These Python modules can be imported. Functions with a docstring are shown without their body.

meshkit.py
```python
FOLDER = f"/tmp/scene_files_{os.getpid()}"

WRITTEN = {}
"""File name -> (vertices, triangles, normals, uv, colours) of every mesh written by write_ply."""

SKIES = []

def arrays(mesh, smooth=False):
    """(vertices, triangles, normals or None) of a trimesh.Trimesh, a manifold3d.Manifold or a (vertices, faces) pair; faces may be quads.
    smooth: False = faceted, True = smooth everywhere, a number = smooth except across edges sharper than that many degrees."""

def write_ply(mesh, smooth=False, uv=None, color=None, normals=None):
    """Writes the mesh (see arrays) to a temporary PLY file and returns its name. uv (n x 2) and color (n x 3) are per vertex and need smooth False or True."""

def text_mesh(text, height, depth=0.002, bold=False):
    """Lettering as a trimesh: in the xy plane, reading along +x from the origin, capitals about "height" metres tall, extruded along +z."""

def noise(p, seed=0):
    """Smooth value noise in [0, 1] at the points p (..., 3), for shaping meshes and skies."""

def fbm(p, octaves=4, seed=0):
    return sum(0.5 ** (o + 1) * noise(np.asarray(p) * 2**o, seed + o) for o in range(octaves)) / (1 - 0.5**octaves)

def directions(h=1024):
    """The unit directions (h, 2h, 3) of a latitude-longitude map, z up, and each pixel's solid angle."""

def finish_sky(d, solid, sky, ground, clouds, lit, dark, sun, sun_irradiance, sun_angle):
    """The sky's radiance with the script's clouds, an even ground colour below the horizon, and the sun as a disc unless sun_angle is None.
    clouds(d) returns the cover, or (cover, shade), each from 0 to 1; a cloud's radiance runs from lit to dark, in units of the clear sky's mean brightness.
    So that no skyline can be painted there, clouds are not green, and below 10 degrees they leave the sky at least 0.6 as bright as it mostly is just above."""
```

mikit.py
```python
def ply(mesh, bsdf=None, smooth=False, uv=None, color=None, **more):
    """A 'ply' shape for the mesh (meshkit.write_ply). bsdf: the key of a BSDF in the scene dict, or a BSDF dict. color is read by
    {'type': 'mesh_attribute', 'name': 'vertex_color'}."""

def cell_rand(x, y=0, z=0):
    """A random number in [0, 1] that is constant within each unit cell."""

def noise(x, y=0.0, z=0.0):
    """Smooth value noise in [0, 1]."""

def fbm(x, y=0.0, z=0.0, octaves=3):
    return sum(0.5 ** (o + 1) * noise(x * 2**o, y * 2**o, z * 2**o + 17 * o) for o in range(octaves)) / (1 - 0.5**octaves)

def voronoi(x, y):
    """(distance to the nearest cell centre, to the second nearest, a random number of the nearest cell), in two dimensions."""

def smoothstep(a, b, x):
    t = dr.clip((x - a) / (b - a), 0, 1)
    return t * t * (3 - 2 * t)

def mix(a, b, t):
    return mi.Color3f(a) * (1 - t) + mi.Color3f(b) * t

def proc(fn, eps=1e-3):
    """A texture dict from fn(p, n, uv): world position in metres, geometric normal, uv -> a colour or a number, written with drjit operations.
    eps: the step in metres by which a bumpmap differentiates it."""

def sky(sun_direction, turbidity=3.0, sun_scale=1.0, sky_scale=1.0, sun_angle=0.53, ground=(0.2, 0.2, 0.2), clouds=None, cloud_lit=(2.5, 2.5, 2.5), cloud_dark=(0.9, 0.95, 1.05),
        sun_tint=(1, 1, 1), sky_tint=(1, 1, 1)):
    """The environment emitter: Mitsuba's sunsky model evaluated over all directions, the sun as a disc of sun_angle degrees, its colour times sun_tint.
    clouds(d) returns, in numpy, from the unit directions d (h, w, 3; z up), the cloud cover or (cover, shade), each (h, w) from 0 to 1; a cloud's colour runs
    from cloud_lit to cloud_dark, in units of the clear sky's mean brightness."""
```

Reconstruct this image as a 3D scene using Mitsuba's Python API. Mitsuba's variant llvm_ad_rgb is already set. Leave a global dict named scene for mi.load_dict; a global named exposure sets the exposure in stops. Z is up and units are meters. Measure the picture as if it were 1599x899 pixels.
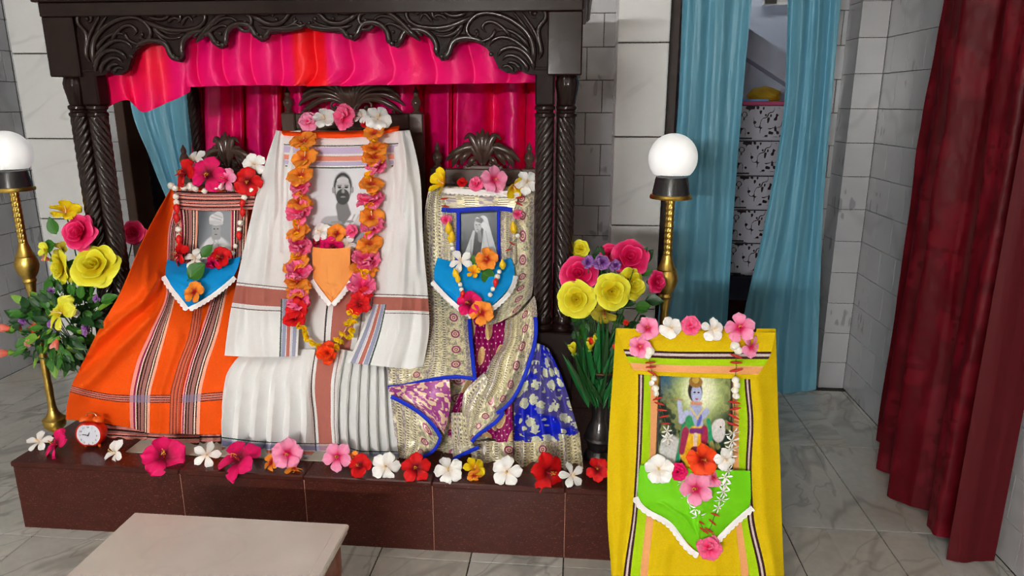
import math, random
import numpy as np, trimesh, drjit as dr, mitsuba as mi, mikit, meshkit
from mikit import proc, noise, fbm, voronoi, cell_rand, smoothstep, mix
from scipy.interpolate import PchipInterpolator
from shapely.geometry import Polygon

T = mi.ScalarTransform4f
scene, labels = {'type': 'scene'}, {}

# ---------------------------------------------------------------- camera, lights, exposure
PITCH, YAW, FOCAL = math.radians(14.66), math.radians(5.3), 1105.0
EYE = np.array([0, 0, 1.5])
FW = np.array([-math.sin(YAW) * math.cos(PITCH), math.cos(YAW) * math.cos(PITCH), -math.sin(PITCH)])
RT = np.array([math.cos(YAW), math.sin(YAW), 0.0])
UP = np.cross(RT, FW)
scene['camera'] = {'type': 'perspective', 'fov': math.degrees(2 * math.atan(799.5 / FOCAL)), 'fov_axis': 'x', 'near_clip': 0.05, 'far_clip': 60.0,
                   'to_world': T().look_at(origin=EYE.tolist(), target=(EYE + FW).tolist(), up=[0, 0, 1])}
exposure = -0.33
UNSEEN_TUBES = [  # unseen tube lamps: centre, length, radiance; first lights from behind, others from above
    ((-0.95, -2.545, 1.72), 1.2, 1550.0),
    ((-1.2, 0.55, 2.66), 1.2, 80.0),
    ((0.35, -0.6, 2.66), 1.2, 18.0),
]
UNSEEN_BACK_LAMP = ((1.25, 5.33, 2.5), 0.6, 32.0)  # unseen lamp, placed to brighten the far wall behind the doorway
GLOBE = [0.42, 0.43, 0.42]  # softly lit milk-glass globes of the two brass lamps
TUBE_TINT = (1.0, 0.985, 0.96)

# ---------------------------------------------------------------- helpers
def S(r, g, b):
    c = np.array([r, g, b]) / 255.0
    return tuple(np.where(c <= 0.04045, c / 12.92, ((c + 0.055) / 1.055) ** 2.4).tolist())

def at(px, py, Y):
    """The point of the depth plane y = Y that lies on a sight line of the photograph."""
    px, py, Y = (np.asarray(v, float) for v in np.broadcast_arrays(px, py, Y))
    r = FW + RT * ((px - 800) / FOCAL)[..., None] - UP * ((py - 449.5) / FOCAL)[..., None]
    return EYE + r * (Y / r[..., 1])[..., None]

def mat(name, color, rough=0.5, tex=None, two=True, bump=None, **kw):
    base = tex if isinstance(tex, dict) else {'type': 'rgb', 'value': list(color)}
    b = {'type': 'principled', 'base_color': base, 'roughness': rough, **kw}
    if bump is not None:
        b = {'type': 'bumpmap', 'arbitrary': bump, 'scale': 1.0, 'bsdf': b}
    scene['mat_' + name] = {'type': 'twosided', 'bsdf': b} if two else b
    return 'mat_' + name

_count = {}
def key_for(name):
    n = _count.get(name, 0)
    _count[name] = n + 1
    return name if n == 0 else f'{name}_{n:03d}'

def thing(name, label=None, cat=None, group=None, kind=None):
    k = key_for(name)
    d = {}
    if label: d['label'] = label
    if cat: d['category'] = cat
    if group: d['group'] = group
    if kind: d['kind'] = kind
    labels[k] = d
    return k

def put(key, mesh, m, smooth=False, to_world=None, uv=None, color=None):
    d = mesh if isinstance(mesh, dict) else mikit.ply(mesh, None, smooth, uv=uv, color=color)
    d = {**d, 'bsdf': {'type': 'ref', 'id': m}}
    if to_world is not None: d['to_world'] = to_world
    scene[key] = d
    return key

def part(parent, name, mesh, m, smooth=False, to_world=None, label=None, kind=None, uv=None, color=None):
    k = key_for(parent + '__' + name)
    if label or kind:
        labels[k] = {**({'label': label} if label else {}), **({'kind': kind} if kind else {})}
    return put(k, mesh, m, smooth, to_world, uv, color)

def solo(name, label, cat, mesh, m, smooth=False, to_world=None, group=None, kind=None, uv=None, color=None):
    return put(thing(name, label, cat, group, kind), mesh, m, smooth, to_world, uv, color)

def cat(*ms):
    vs, fs, n = [], [], 0
    for m in ms:
        v, f = (np.asarray(m.vertices), np.asarray(m.faces)) if hasattr(m, 'vertices') else (np.asarray(m[0]), np.asarray(m[1]))
        vs.append(v); fs.append(f + n); n += len(v)
    return np.vstack(vs), np.vstack(fs)

def box(x0, x1, y0, y1, z0, z1, b=0.0):
    """A box with chamfered edges."""
    if b <= 0:
        m = trimesh.creation.box((x1 - x0, y1 - y0, z1 - z0)); m.apply_translation(((x0 + x1) / 2, (y0 + y1) / 2, (z0 + z1) / 2))
        return np.array(m.vertices), np.array(m.faces)
    b = min(b, (x1 - x0) * .45, (y1 - y0) * .45, (z1 - z0) * .45)
    lo, hi = np.array([x0, y0, z0]), np.array([x1, y1, z1])
    pts = []
    for s in np.ndindex(2, 2, 2):
        c = np.where(s, hi, lo); inw = np.where(s, -b, b)
        for k in range(3):
            p = c + inw; p[k] = c[k]; pts.append(p)
    m = trimesh.convex.convex_hull(np.array(pts))
    return np.array(m.vertices), np.array(m.faces)

def tile_mesh(w, h, t=0.006, b=0.0025):
    """A tile lying in xy with its face up (+z), bevelled, no underside: 10 triangles."""
    o = np.array([[0, 0, 0], [w, 0, 0], [w, h, 0], [0, h, 0]], float)
    i = np.array([[b, b, t], [w - b, b, t], [w - b, h - b, t], [b, h - b, t]])
    v = np.vstack([o, i]); f = [[4, 5, 6], [4, 6, 7]]
    for k in range(4):
        a, c = k, (k + 1) % 4
        f += [[a, c, c + 4], [a, c + 4, a + 4]]
    return v, np.array(f)

_tiles = {}
def tile(parent, w, h, origin, xdir, ydir, m, t=0.006, name='tile', b=0.0025):
    k = (round(w, 4), round(h, 4), t, b)
    if k not in _tiles: _tiles[k] = mikit.ply(tile_mesh(w, h, t, b))
    x, y = np.array(xdir, float), np.array(ydir, float); z = np.cross(x, y)
    M = np.eye(4); M[:3, 0], M[:3, 1], M[:3, 2], M[:3, 3] = x, y, z, origin
    part(parent, name, _tiles[k], m, to_world=T(M.tolist()))

def tile_field(parent, u0, u1, v0, v1, tw, th, place, m=None, off=0.0, bond=0.5, g=0.0025, uoff=0.0, min_w=0.012):
    """Tiles over the rectangle u0..u1 x v0..v1; place(u, v, w, h) sets one."""
    r0 = math.floor((v0 - off) / th); v = off + r0 * th; r = r0
    while v < v1 - 1e-6:
        a, b_ = max(v, v0), min(v + th, v1)
        sh = uoff + (bond * tw if r % 2 else 0)
        u = sh + math.floor((u0 - sh) / tw) * tw
        while u < u1 - 1e-6:
            c, d = max(u, u0), min(u + tw, u1)
            if d - c > min_w and b_ - a > min_w:
                place(c + g / 2, a + g / 2, d - c - g, b_ - a - g)
            u += tw
        v += th; r += 1

def grid(P, thick=0.0, uv=None):
    """Mesh of a grid of points P (rows down, columns right, as seen from the front), with a back face at thick."""
    P = np.asarray(P, float); nv, nu = P.shape[:2]
    if uv is None:
        a, b_ = np.meshgrid(np.linspace(0, 1, nu), np.linspace(0, 1, nv)); uv = np.stack([a, b_], -1)
    I = np.arange(nv * nu).reshape(nv, nu)
    q = np.stack([I[:-1, :-1], I[1:, :-1], I[1:, 1:], I[:-1, 1:]], -1).reshape(-1, 4)
    F = np.vstack([q[:, [0, 1, 2]], q[:, [0, 2, 3]]]); V = P.reshape(-1, 3); UV = uv.reshape(-1, 2)
    if thick <= 0: return V, F, UV
    n = np.zeros_like(V); fn = np.cross(V[F[:, 1]] - V[F[:, 0]], V[F[:, 2]] - V[F[:, 0]])
    for k in range(3): np.add.at(n, F[:, k], fn)
    n /= np.maximum(np.linalg.norm(n, axis=1, keepdims=True), 1e-12)
    B = V - n * thick
    rim = np.concatenate([I[0, :], I[1:, -1], I[-1, ::-1][1:], I[::-1, 0][1:]])
    N = len(V); a, b_ = rim[:-1], rim[1:]
    k = np.arange(len(rim)); R0 = 2 * N; R1 = 2 * N + len(rim)
    V2 = np.vstack([V, B, V[rim], B[rim]]); UV2 = np.vstack([UV, UV, UV[rim], UV[rim]])
    s = np.vstack([np.stack([R0 + k[:-1], R0 + k[1:], R1 + k[1:]], 1), np.stack([R0 + k[:-1], R1 + k[1:], R1 + k[:-1]], 1)])
    return V2, np.vstack([F, F[:, ::-1] + N, s]), UV2

def net(rows, nu=60, nv=60, us=None, vs=None, fold=None, thick=0.003, uvs=(1, 1)):
    """A cloth through control points: rows of (photo x, photo y, depth); fold(u, v) moves it in depth (metres)."""
    A = np.asarray(rows, float); R, Cc = A.shape[:2]
    us = np.linspace(0, 1, Cc) if us is None else np.asarray(us, float)
    vs = np.linspace(0, 1, R) if vs is None else np.asarray(vs, float)
    u, v = np.linspace(0, 1, nu), np.linspace(0, 1, nv)
    B = PchipInterpolator(us, A, axis=1)(u) if Cc > 2 else A[:, :1] + (A[:, 1:] - A[:, :1]) * u[None, :, None]
    B = PchipInterpolator(vs, B, axis=0)(v) if R > 2 else B[:1] + (B[1:] - B[:1]) * v[:, None, None]
    U, Vv = np.meshgrid(u, v)
    D = B[..., 2] + (fold(U, Vv) if fold is not None else 0)
    return grid(at(B[..., 0], B[..., 1], D), thick, np.stack([U * uvs[0], Vv * uvs[1]], -1))

def put_net(key_or_parent, name, mesh, m, label=None):
    V, F, UV = mesh
    if name is None: return put(key_or_parent, (V, F), m, True, uv=UV)
    return part(key_or_parent, name, (V, F), m, True, uv=UV, label=label)

def crease(U, V, u0, v0, u1, v1, w, a):
    """A fold along the segment in (u, v); half width w, height a."""
    du, dv = u1 - u0, v1 - v0
    t = np.clip(((U - u0) * du + (V - v0) * dv) / (du * du + dv * dv), 0, 1)
    d = np.hypot(U - u0 - t * du, V - v0 - t * dv)
    return a * np.exp(-(d / w) ** 2)

def bumpy(U, V, fu, fv, a, seed):
    return a * (meshkit.fbm(np.stack([U * fu, V * fv, U * 0 + 3.3], -1), 3, seed) - 0.5)

def tube(path, rad, n=8, flat=1.0, up=(0, 0, 1), caps=True):
    """A tube along a path; rad a number or per point; flat squeezes it along the second axis of its section."""
    P = np.asarray(path, float); m = len(P); rad = np.broadcast_to(np.asarray(rad, float), m)
    t = np.gradient(P, axis=0); t /= np.maximum(np.linalg.norm(t, axis=1, keepdims=True), 1e-12)
    b = np.cross(t, np.asarray(up, float)[None]); bad = np.linalg.norm(b, axis=1) < 1e-3
    b[bad] = np.cross(t[bad], [1.0, 0.13, 0])
    b /= np.linalg.norm(b, axis=1, keepdims=True); c = np.cross(b, t)
    ang = np.arange(n) * 2 * math.pi / n
    ring = P[:, None] + rad[:, None, None] * (np.cos(ang)[None, :, None] * b[:, None] + flat * np.sin(ang)[None, :, None] * c[:, None])
    V = ring.reshape(-1, 3); F = []
    for i in range(m - 1):
        for k in range(n):
            a0, a1, b0, b1 = i * n + k, i * n + (k + 1) % n, (i + 1) * n + k, (i + 1) * n + (k + 1) % n
            F += [[a0, a1, b1], [a0, b1, b0]]
    if caps:
        V = np.vstack([V, P[:1], P[-1:]]); e = m * n
        for k in range(n):
            F += [[e, (k + 1) % n, k], [e + 1, (m - 1) * n + k, (m - 1) * n + (k + 1) % n]]
    return V, np.array(F)

def curve(pts, n=24):
    P = np.asarray(pts, float)
    if len(P) == 2: return P[0] + (P[1] - P[0]) * np.linspace(0, 1, n)[:, None]
    P = P[np.concatenate([[True], np.linalg.norm(np.diff(P, axis=0), axis=1) > 1e-9])]
    if len(P) == 2: return P[0] + (P[1] - P[0]) * np.linspace(0, 1, n)[:, None]
    s = np.concatenate([[0], np.cumsum(np.linalg.norm(np.diff(P, axis=0), axis=1))]); s /= s[-1]
    from scipy.interpolate import CubicSpline
    return CubicSpline(s, P)(np.linspace(0, 1, n))

def lathe(prof, n=32, x=0, y=0, fn=None):
    """A solid of revolution about z; prof a list of (radius, z)."""
    R = np.asarray(prof, float); m = len(R); ang = np.arange(n) * 2 * math.pi / n
    r = np.repeat(R[:, :1], n, 1); z = np.repeat(R[:, 1:], n, 1)
    if fn is not None: r = fn(r, ang[None], z)
    V = np.stack([x + r * np.cos(ang), y + r * np.sin(ang), z], -1).reshape(-1, 3)
    I = np.arange(m * n).reshape(m, n); J = np.roll(I, -1, 1)
    q = np.stack([I[:-1], J[:-1], J[1:], I[1:]], -1).reshape(-1, 4)
    F = np.vstack([q[:, [0, 1, 2]], q[:, [0, 2, 3]]])
    V = np.vstack([V, [[x, y, R[0, 1]], [x, y, R[-1, 1]]]]); e = m * n; k = np.arange(n)
    F = np.vstack([F, np.stack([0 * k + e, (k + 1) % n, k], 1), np.stack([0 * k + e + 1, I[-1], J[-1]], 1)])
    return V, F

def frame(pos, n, roll=0.0, s=1.0):
    """Local +z along n, turned by roll degrees, scaled."""
    z = np.asarray(n, float); z = z / np.linalg.norm(z)
    x = np.cross([0, 0, 1.0], z); x = x / np.linalg.norm(x) if np.linalg.norm(x) > 1e-4 else np.array([1.0, 0, 0])
    y = np.cross(z, x); c, d = math.cos(math.radians(roll)), math.sin(math.radians(roll))
    M = np.eye(4); M[:3, 0], M[:3, 1], M[:3, 2], M[:3, 3] = (x * c + y * d) * s, (y * c - x * d) * s, z * s, pos
    return M

def rotz(a):
    a = math.radians(a); M = np.eye(4); M[0, 0] = M[1, 1] = math.cos(a); M[0, 1], M[1, 0] = -math.sin(a), math.sin(a); return M
def rotx(a):
    a = math.radians(a); M = np.eye(4); M[1, 1] = M[2, 2] = math.cos(a); M[1, 2], M[2, 1] = -math.sin(a), math.sin(a); return M
def roty(a):
    a = math.radians(a); M = np.eye(4); M[0, 0] = M[2, 2] = math.cos(a); M[0, 2], M[2, 0] = math.sin(a), -math.sin(a); return M
def TM(M): return T(np.asarray(M).tolist())

def bands(x, spec, base):
    """Woven stripes: spec a list of (from, to, colour) over x."""
    c = mi.Color3f(base)
    for a, b_, col in spec:
        c = dr.select((x >= a) & (x < b_), mi.Color3f(col), c)
    return c

# ---------------------------------------------------------------- materials of the setting
def wall_tile_tex(p, n, uv):
    q = fbm(p.x * 3 + p.z * 2.2, p.y * 3 + p.z, p.z * 2, 3)
    vein = 1 - smoothstep(0.0, 0.05, dr.abs(fbm(p.x * 2.3 + 9, p.y * 2.3, p.z * 1.7, 4) - 0.5))
    spot = smoothstep(0.74, 0.80, noise(p.x * 9 + p.z * 4, p.y * 9, p.z * 5)) * smoothstep(.62, .7, noise(p.x * 60, p.y * 60, p.z * 14))
    c = mix(S(190, 190, 192), S(176, 178, 182), q)
    return c * (1 - 0.10 * vein) * (1 - 0.35 * spot)
def pillar_tex(p, n, uv):
    a = fbm(p.x * 4 + p.z * 3, p.y * 4, p.z * 2.4, 4)
    vein = 1 - smoothstep(0.0, 0.03, dr.abs(fbm(p.x * 3 - p.z * 4, p.y * 3, p.z * 2, 4) - 0.47))
    return mix(S(248, 249, 246), S(238, 240, 238), a) * (1 - 0.12 * vein * smoothstep(.4, .7, noise(p.x * 5, p.y * 5, p.z * 5)))
def floor_tex(p, n, uv):
    r = cell_rand(dr.floor((p.x + 0.019) / 0.316), dr.floor((p.y - 2.37) / 0.66))
    ca, sa = dr.cos(r * 1.3 + .25), dr.sin(r * 1.3 + .25)
    x, y = p.x * ca + p.y * sa + r * 13, p.y * ca - p.x * sa + r * 7
    w = fbm(x * 2.2, y * 6, r * 9, 4)
    v1 = 1 - smoothstep(0.0, 0.06, dr.abs(fbm(x * 1.6 + 3, y * 5.5, 2.0, 4) - 0.5))
    v2 = 1 - smoothstep(0.0, 0.03, dr.abs(fbm(x * 3.1, y * 9 + 4, 7.0, 4) - 0.52))
    fine = fbm(p.x * 55, p.y * 55, 1.0, 2)
    c = mix(S(214, 211, 203), S(168, 170, 165), w)
    c = c * (1 - 0.30 * v1) * (1 - 0.25 * v2)
    c = mix(c, S(176, 164, 148), smoothstep(.55, .75, noise(p.x * 4 + r * 5, p.y * 4, 3.0)) * 0.4)
    return c * (0.94 + 0.12 * fine)
mat('wall_tile', (.7, .7, .7), 0.22, proc(wall_tile_tex), specular=0.5)
mat('pillar_tile', (.8, .8, .8), 0.2, proc(pillar_tex), specular=0.5)
mat('floor_tile', (.6, .6, .6), 0.28, proc(floor_tex), specular=0.5)
mat('grout', S(92, 90, 88), 0.9)
mat('grout_dark', S(52, 48, 44), 0.9)
mat('plaster', S(196, 192, 184), 0.85)
mat('back_plaster', S(196, 205, 220), 0.85)
mat('red_floor', S(104, 30, 22), 0.35)
def granite_tex(p, n, uv):
    s = noise(p.x * 260, p.y * 260, p.z * 260)
    a = fbm(p.x * 30, p.y * 30, p.z * 30, 3)
    c = mix(S(70, 31, 25), S(56, 25, 21), a)
    return mix(c, S(112, 66, 56), smoothstep(.74, .9, s) * .6)
mat('granite', (.05, .02, .02), 0.24, proc(granite_tex), specular=0.22)
mat('joint_pale', S(150, 112, 96), 0.8)
def wood_tex(p, n, uv):
    g = fbm(p.x * 22, p.y * 22, p.z * 3, 3)
    return mix(S(30, 16, 14), S(17, 9, 9), g)
mat('wood', (.03, .015, .012), 0.13, proc(wood_tex), specular=0.22, clearcoat=0.12, clearcoat_gloss=0.95)
mat('wood_throne', S(66, 46, 40), 0.24, proc(lambda p, n, uv: mix(S(96, 72, 62), S(62, 44, 38), fbm(p.x * 22, p.y * 22, p.z * 3, 3))), specular=0.4)
mat('wood_carved', (.03, .015, .012), 0.45, proc(wood_tex), specular=0.12, bump=proc(lambda p, n, uv: 0.0012 * noise(p.x * 330, p.y * 330, p.z * 330), eps=5e-4))
mat('wood_gloss', (.03, .015, .012), 0.17, proc(wood_tex), specular=0.55)
mat('door_wood', S(58, 38, 28), 0.4)
mat('white_paint', S(235, 235, 232), 0.5)
mat('lamp_off', S(200, 200, 200), 0.4)

# ---------------------------------------------------------------- the room
YB, YPIL, XL, XR, ZC = 3.91, 3.73, -3.2, 1.46, 2.72
TILE = 0.166
fl = thing('floor', kind='structure')
put(fl, box(XL - .3, XR + .2, -2.7, YB + .1, -0.08, -0.004), 'mat_grout_dark')
def floor_put(u, v, w, h):
    tile(fl, w, h, (u, v, -0.004), (1, 0, 0), (0, 1, 0), 'mat_floor_tile', 0.004, b=0.0012)
for (x0, x1, uo, ys) in ((XL, -2.232, -.019, (0.39, 1.05, 1.71, 2.37, 3.03, 3.69)), (-2.232, .297, -.019, (0.14, .80, 1.40, 2.058, 2.66, 3.3)),
                         (.297, .45, .297, (0.39, 1.05, 1.71, 2.37, 3.03, 3.69)), (.45, XR, .45, (0.39, 1.05, 1.71, 2.37, 3.03, 3.69))):
    w = .316 if uo < 0 else (.153 if uo < .4 else .330)
    for y0, y1 in zip(ys[:-1], ys[1:]):
        tile_field(fl, x0, x1, y0, min(y1, YB), w, y1 - y0, floor_put, 'mat_floor_tile', off=y0, bond=0, g=0.004, uoff=uo)
struct = lambda name, mesh, m: put(thing(name, kind='structure'), mesh, m)
struct('ceiling', box(XL - .3, XR + .2, -2.7, YB + 1.9, ZC, ZC + .1), 'mat_plaster')
struct('wall_front', box(XL - .3, XR + .2, -2.7, -2.6, -.08, ZC), 'mat_plaster')
wl = struct('wall_left', box(XL - .2, XL - .006, -2.7, YB, -.08, ZC), 'mat_grout')
tile_field(wl, 2.3, YB, 0.0, 2.12, TILE, TILE, lambda u, v, w, h: tile(wl, w, h, (XL - .006, u, v), (0, 1, 0), (0, 0, 1), 'mat_wall_tile', b=.0014), off=-.045, uoff=.03)
put('wall_left__plain', box(XL - .006, XL, -2.6, 2.3, 0, ZC), 'mat_plaster')
wr = struct('wall_right', box(XR + .006, XR + .2, -2.7, YB, -.08, ZC), 'mat_grout')
tile_field(wr, 1.75, YB, 0.0, 2.12, .1655, .1655, lambda u, v, w, h: tile(wr, w, h, (XR + .006, u + w, v), (0, -1, 0), (0, 0, 1), 'mat_wall_tile', b=.0010), off=-.018, uoff=.01, g=.0018)
put('wall_right__plain', box(XR, XR + .006, -2.6, 1.75, 0, ZC), 'mat_plaster')
# back wall: three stretches between two doorways
wb = thing('wall_back', kind='structure')
FACE = YB + .006
put(wb, cat(box(XL - .2, -2.60, FACE, YB + .13, -.08, ZC), box(-1.93, .45, FACE, YB + .13, -.08, ZC), box(1.24, XR + .2, FACE, YB + .13, -.08, ZC),
            box(-2.60, -1.93, FACE, YB + .13, 2.15, ZC), box(.45, 1.24, FACE, YB + .13, 2.15, ZC)), 'mat_grout')
for a, b_ in ((XL, -2.60), (-.30, .45), (1.24, XR)):
    tile_field(wb, a, b_, 0.0, 2.15, .170, TILE, lambda u, v, w, h: tile(wb, w, h, (u, FACE, v), (1, 0, 0), (0, 0, 1), 'mat_wall_tile', b=.0014), off=-.045, uoff=.031)
# marble pillars standing out of the back wall
def pillar(x0, x1, y0, h, off, kind_label):
    k = thing('pillar', kind_label, kind='structure')
    put(k, box(x0, x1, y0, YB + .006, 0, ZC), 'mat_grout_dark')
    z = off
    while z < 2.3:
        a, b_ = max(z, 0.0), z + h
        tile(k, x1 - x0 + .008, b_ - a - .005, (x0 - .004, y0, a), (1, 0, 0), (0, 0, 1), 'mat_pillar_tile', .008)
        tile(k, YB - y0, b_ - a - .005, (x1, y0 + .0, a), (0, 1, 0), (0, 0, 1), 'mat_pillar_tile', .006)
        tile(k, YB - y0, b_ - a - .005, (x0, YB, a), (0, -1, 0), (0, 0, 1), 'mat_pillar_tile', .006)
        z += h
pillar(-3.033, -2.757, YPIL, .4455, -.025, 'white marble clad pillar on the left behind the globe lamp')
pillar(.182, .426, YPIL, .4557, -.033, 'white marble clad pillar between the carved canopy and the teal door curtain')
# right-hand pier with small tiles
k = thing('pillar', 'grey-white tiled pier in the right corner beside the teal curtain', kind='structure')
put(k, box(1.331, XR + .004, YPIL + .003, YB + .006, 0, ZC), 'mat_grout')
def pier(u, v, w, h): tile(k, w, h, (u, YPIL + .003, v), (1, 0, 0), (0, 0, 1), 'mat_wall_tile', .004, b=.001)
tile_field(k, 1.325, XR - .002, 0, 2.12, .14, .1655, pier, 'm', off=-.018, bond=0, uoff=1.325, g=.0018)
tile_field(k, YPIL + .003, YB, 0, 2.12, .19, .1655, lambda u, v, w, h: tile(k, w, h, (1.331, u + w, v), (0, -1, 0), (0, 0, 1), 'mat_wall_tile', .004, b=.001), off=-.018, bond=0, uoff=YPIL + .003, g=.0018)
# door frames
for nm, x0, x1 in (('trim_1', .45, 1.24), ('trim_2', -2.60, -1.93)):
    k = thing(nm, kind='structure')
    put(k, cat(box(x0 - .008, x0 + .05, YB - .035, YB + .14, 0, 2.15, .004), box(x1 - .05, x1 + .008, YB - .035, YB + .14, 0, 2.15, .004), box(x0, x1, YB - .035, YB + .14, 2.1, 2.16, .004)), 'mat_door_wood')
# the rooms behind the doorways
k = thing('wall_inner', kind='structure')
put(k, cat(box(-.3, 2.6, 5.5, 5.6, 0, ZC), box(-.3, -.2, YB + .13, 5.5, 0, ZC), box(2.5, 2.6, YB + .13, 5.5, 0, ZC), box(XR + .19, 2.6, YB + .04, YB + .13, 0, ZC)), 'mat_back_plaster')
struct('floor_inner', box(-3.4, 2.6, YB + .1, 5.6, -.08, -.004), 'mat_red_floor')
k = thing('wall_dark_room', kind='structure')
put(k, cat(box(-3.3, -.31, 4.9, 5.0, 0, ZC), box(-3.4, -3.3, YB + .13, 5.0, 0, ZC), box(-.41, -.31, YB + .13, 4.9, 0, ZC)), 'mat_back_plaster')
# ceiling of dark room is the common ceiling

def unseen_tube_light(c, L, power, label):  # fittings out of view, each placed for what it lights
    k = thing('unseen_tube_light', label, 'lamp')
    x, y, z = c
    wall = y < -2.4
    part(k, 'housing', box(x - L / 2, x + L / 2, -2.599, y - .02, z - .035, z + .035, .006) if wall else box(x - L / 2, x + L / 2, y - .035, y + .035, z + .02, ZC - .001, .006), 'mat_white_paint')
    for s in (-1, 1):
        part(k, 'socket', box(x + s * (L / 2 - .015) - .014, x + s * (L / 2 - .015) + .014, y - .018, y + .018, z - .02, z + .025, .004), 'mat_white_paint')
    V, F = lathe([(.014, -L / 2 + .03), (.014, L / 2 - .03)], 20)
    V = V[:, [2, 1, 0]] * [1, 1, 1] + [x, y, z]; F = F[:, ::-1]
    kk = part(k, 'tube', (V, F), 'mat_lamp_off', 40)
    scene[kk]['emitter'] = {'type': 'area', 'radiance': {'type': 'rgb', 'value': [power * t for t in TUBE_TINT]}}
unseen_tube_light(*UNSEEN_TUBES[0], 'unseen long tube lamp behind the photographer, placed to light the canopy from the front')
unseen_tube_light(*UNSEEN_TUBES[1], 'unseen long ceiling tube lamp nearest the carved canopy, placed to brighten the floor')
unseen_tube_light(*UNSEEN_TUBES[2], 'unseen long ceiling tube lamp weakly lighting the right side of the room')
unseen_tube_light(*UNSEEN_BACK_LAMP, 'unseen short tube lamp placed to light the far wall of the room behind the doorway')

# ---------------------------------------------------------------- platform of polished granite
ZP, YP, XP0, XP1 = 0.266, 2.108, -1.985, 0.245
pf = thing('granite_platform', 'low dark maroon polished granite platform carrying the canopy and the draped chairs', 'platform')
put(pf, box(XP0 + .0012, XP1 - .0012, YP + .0012, 3.35, 0, ZP - .0205), 'mat_joint_pale')
xs = [XP0, -1.36, -.913, -.466, -.018, XP1]
for a, b_ in zip(xs[:-1], xs[1:]):
    part(pf, 'front_slab', box(a + .0012, b_ - .0012, YP, YP + .011, 0, ZP - .021, .001), 'mat_granite')
    part(pf, 'top_slab', box(a + (.0008 if a > XP0 else -.004), b_ - (.0008 if b_ < XP1 else -.004), YP - .006, 2.75, ZP - .02, ZP, .004), 'mat_granite')
    part(pf, 'top_slab', box(a + .0008, b_ - .0008, 2.7515, 3.35, ZP - .02, ZP, .003), 'mat_granite')
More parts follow.
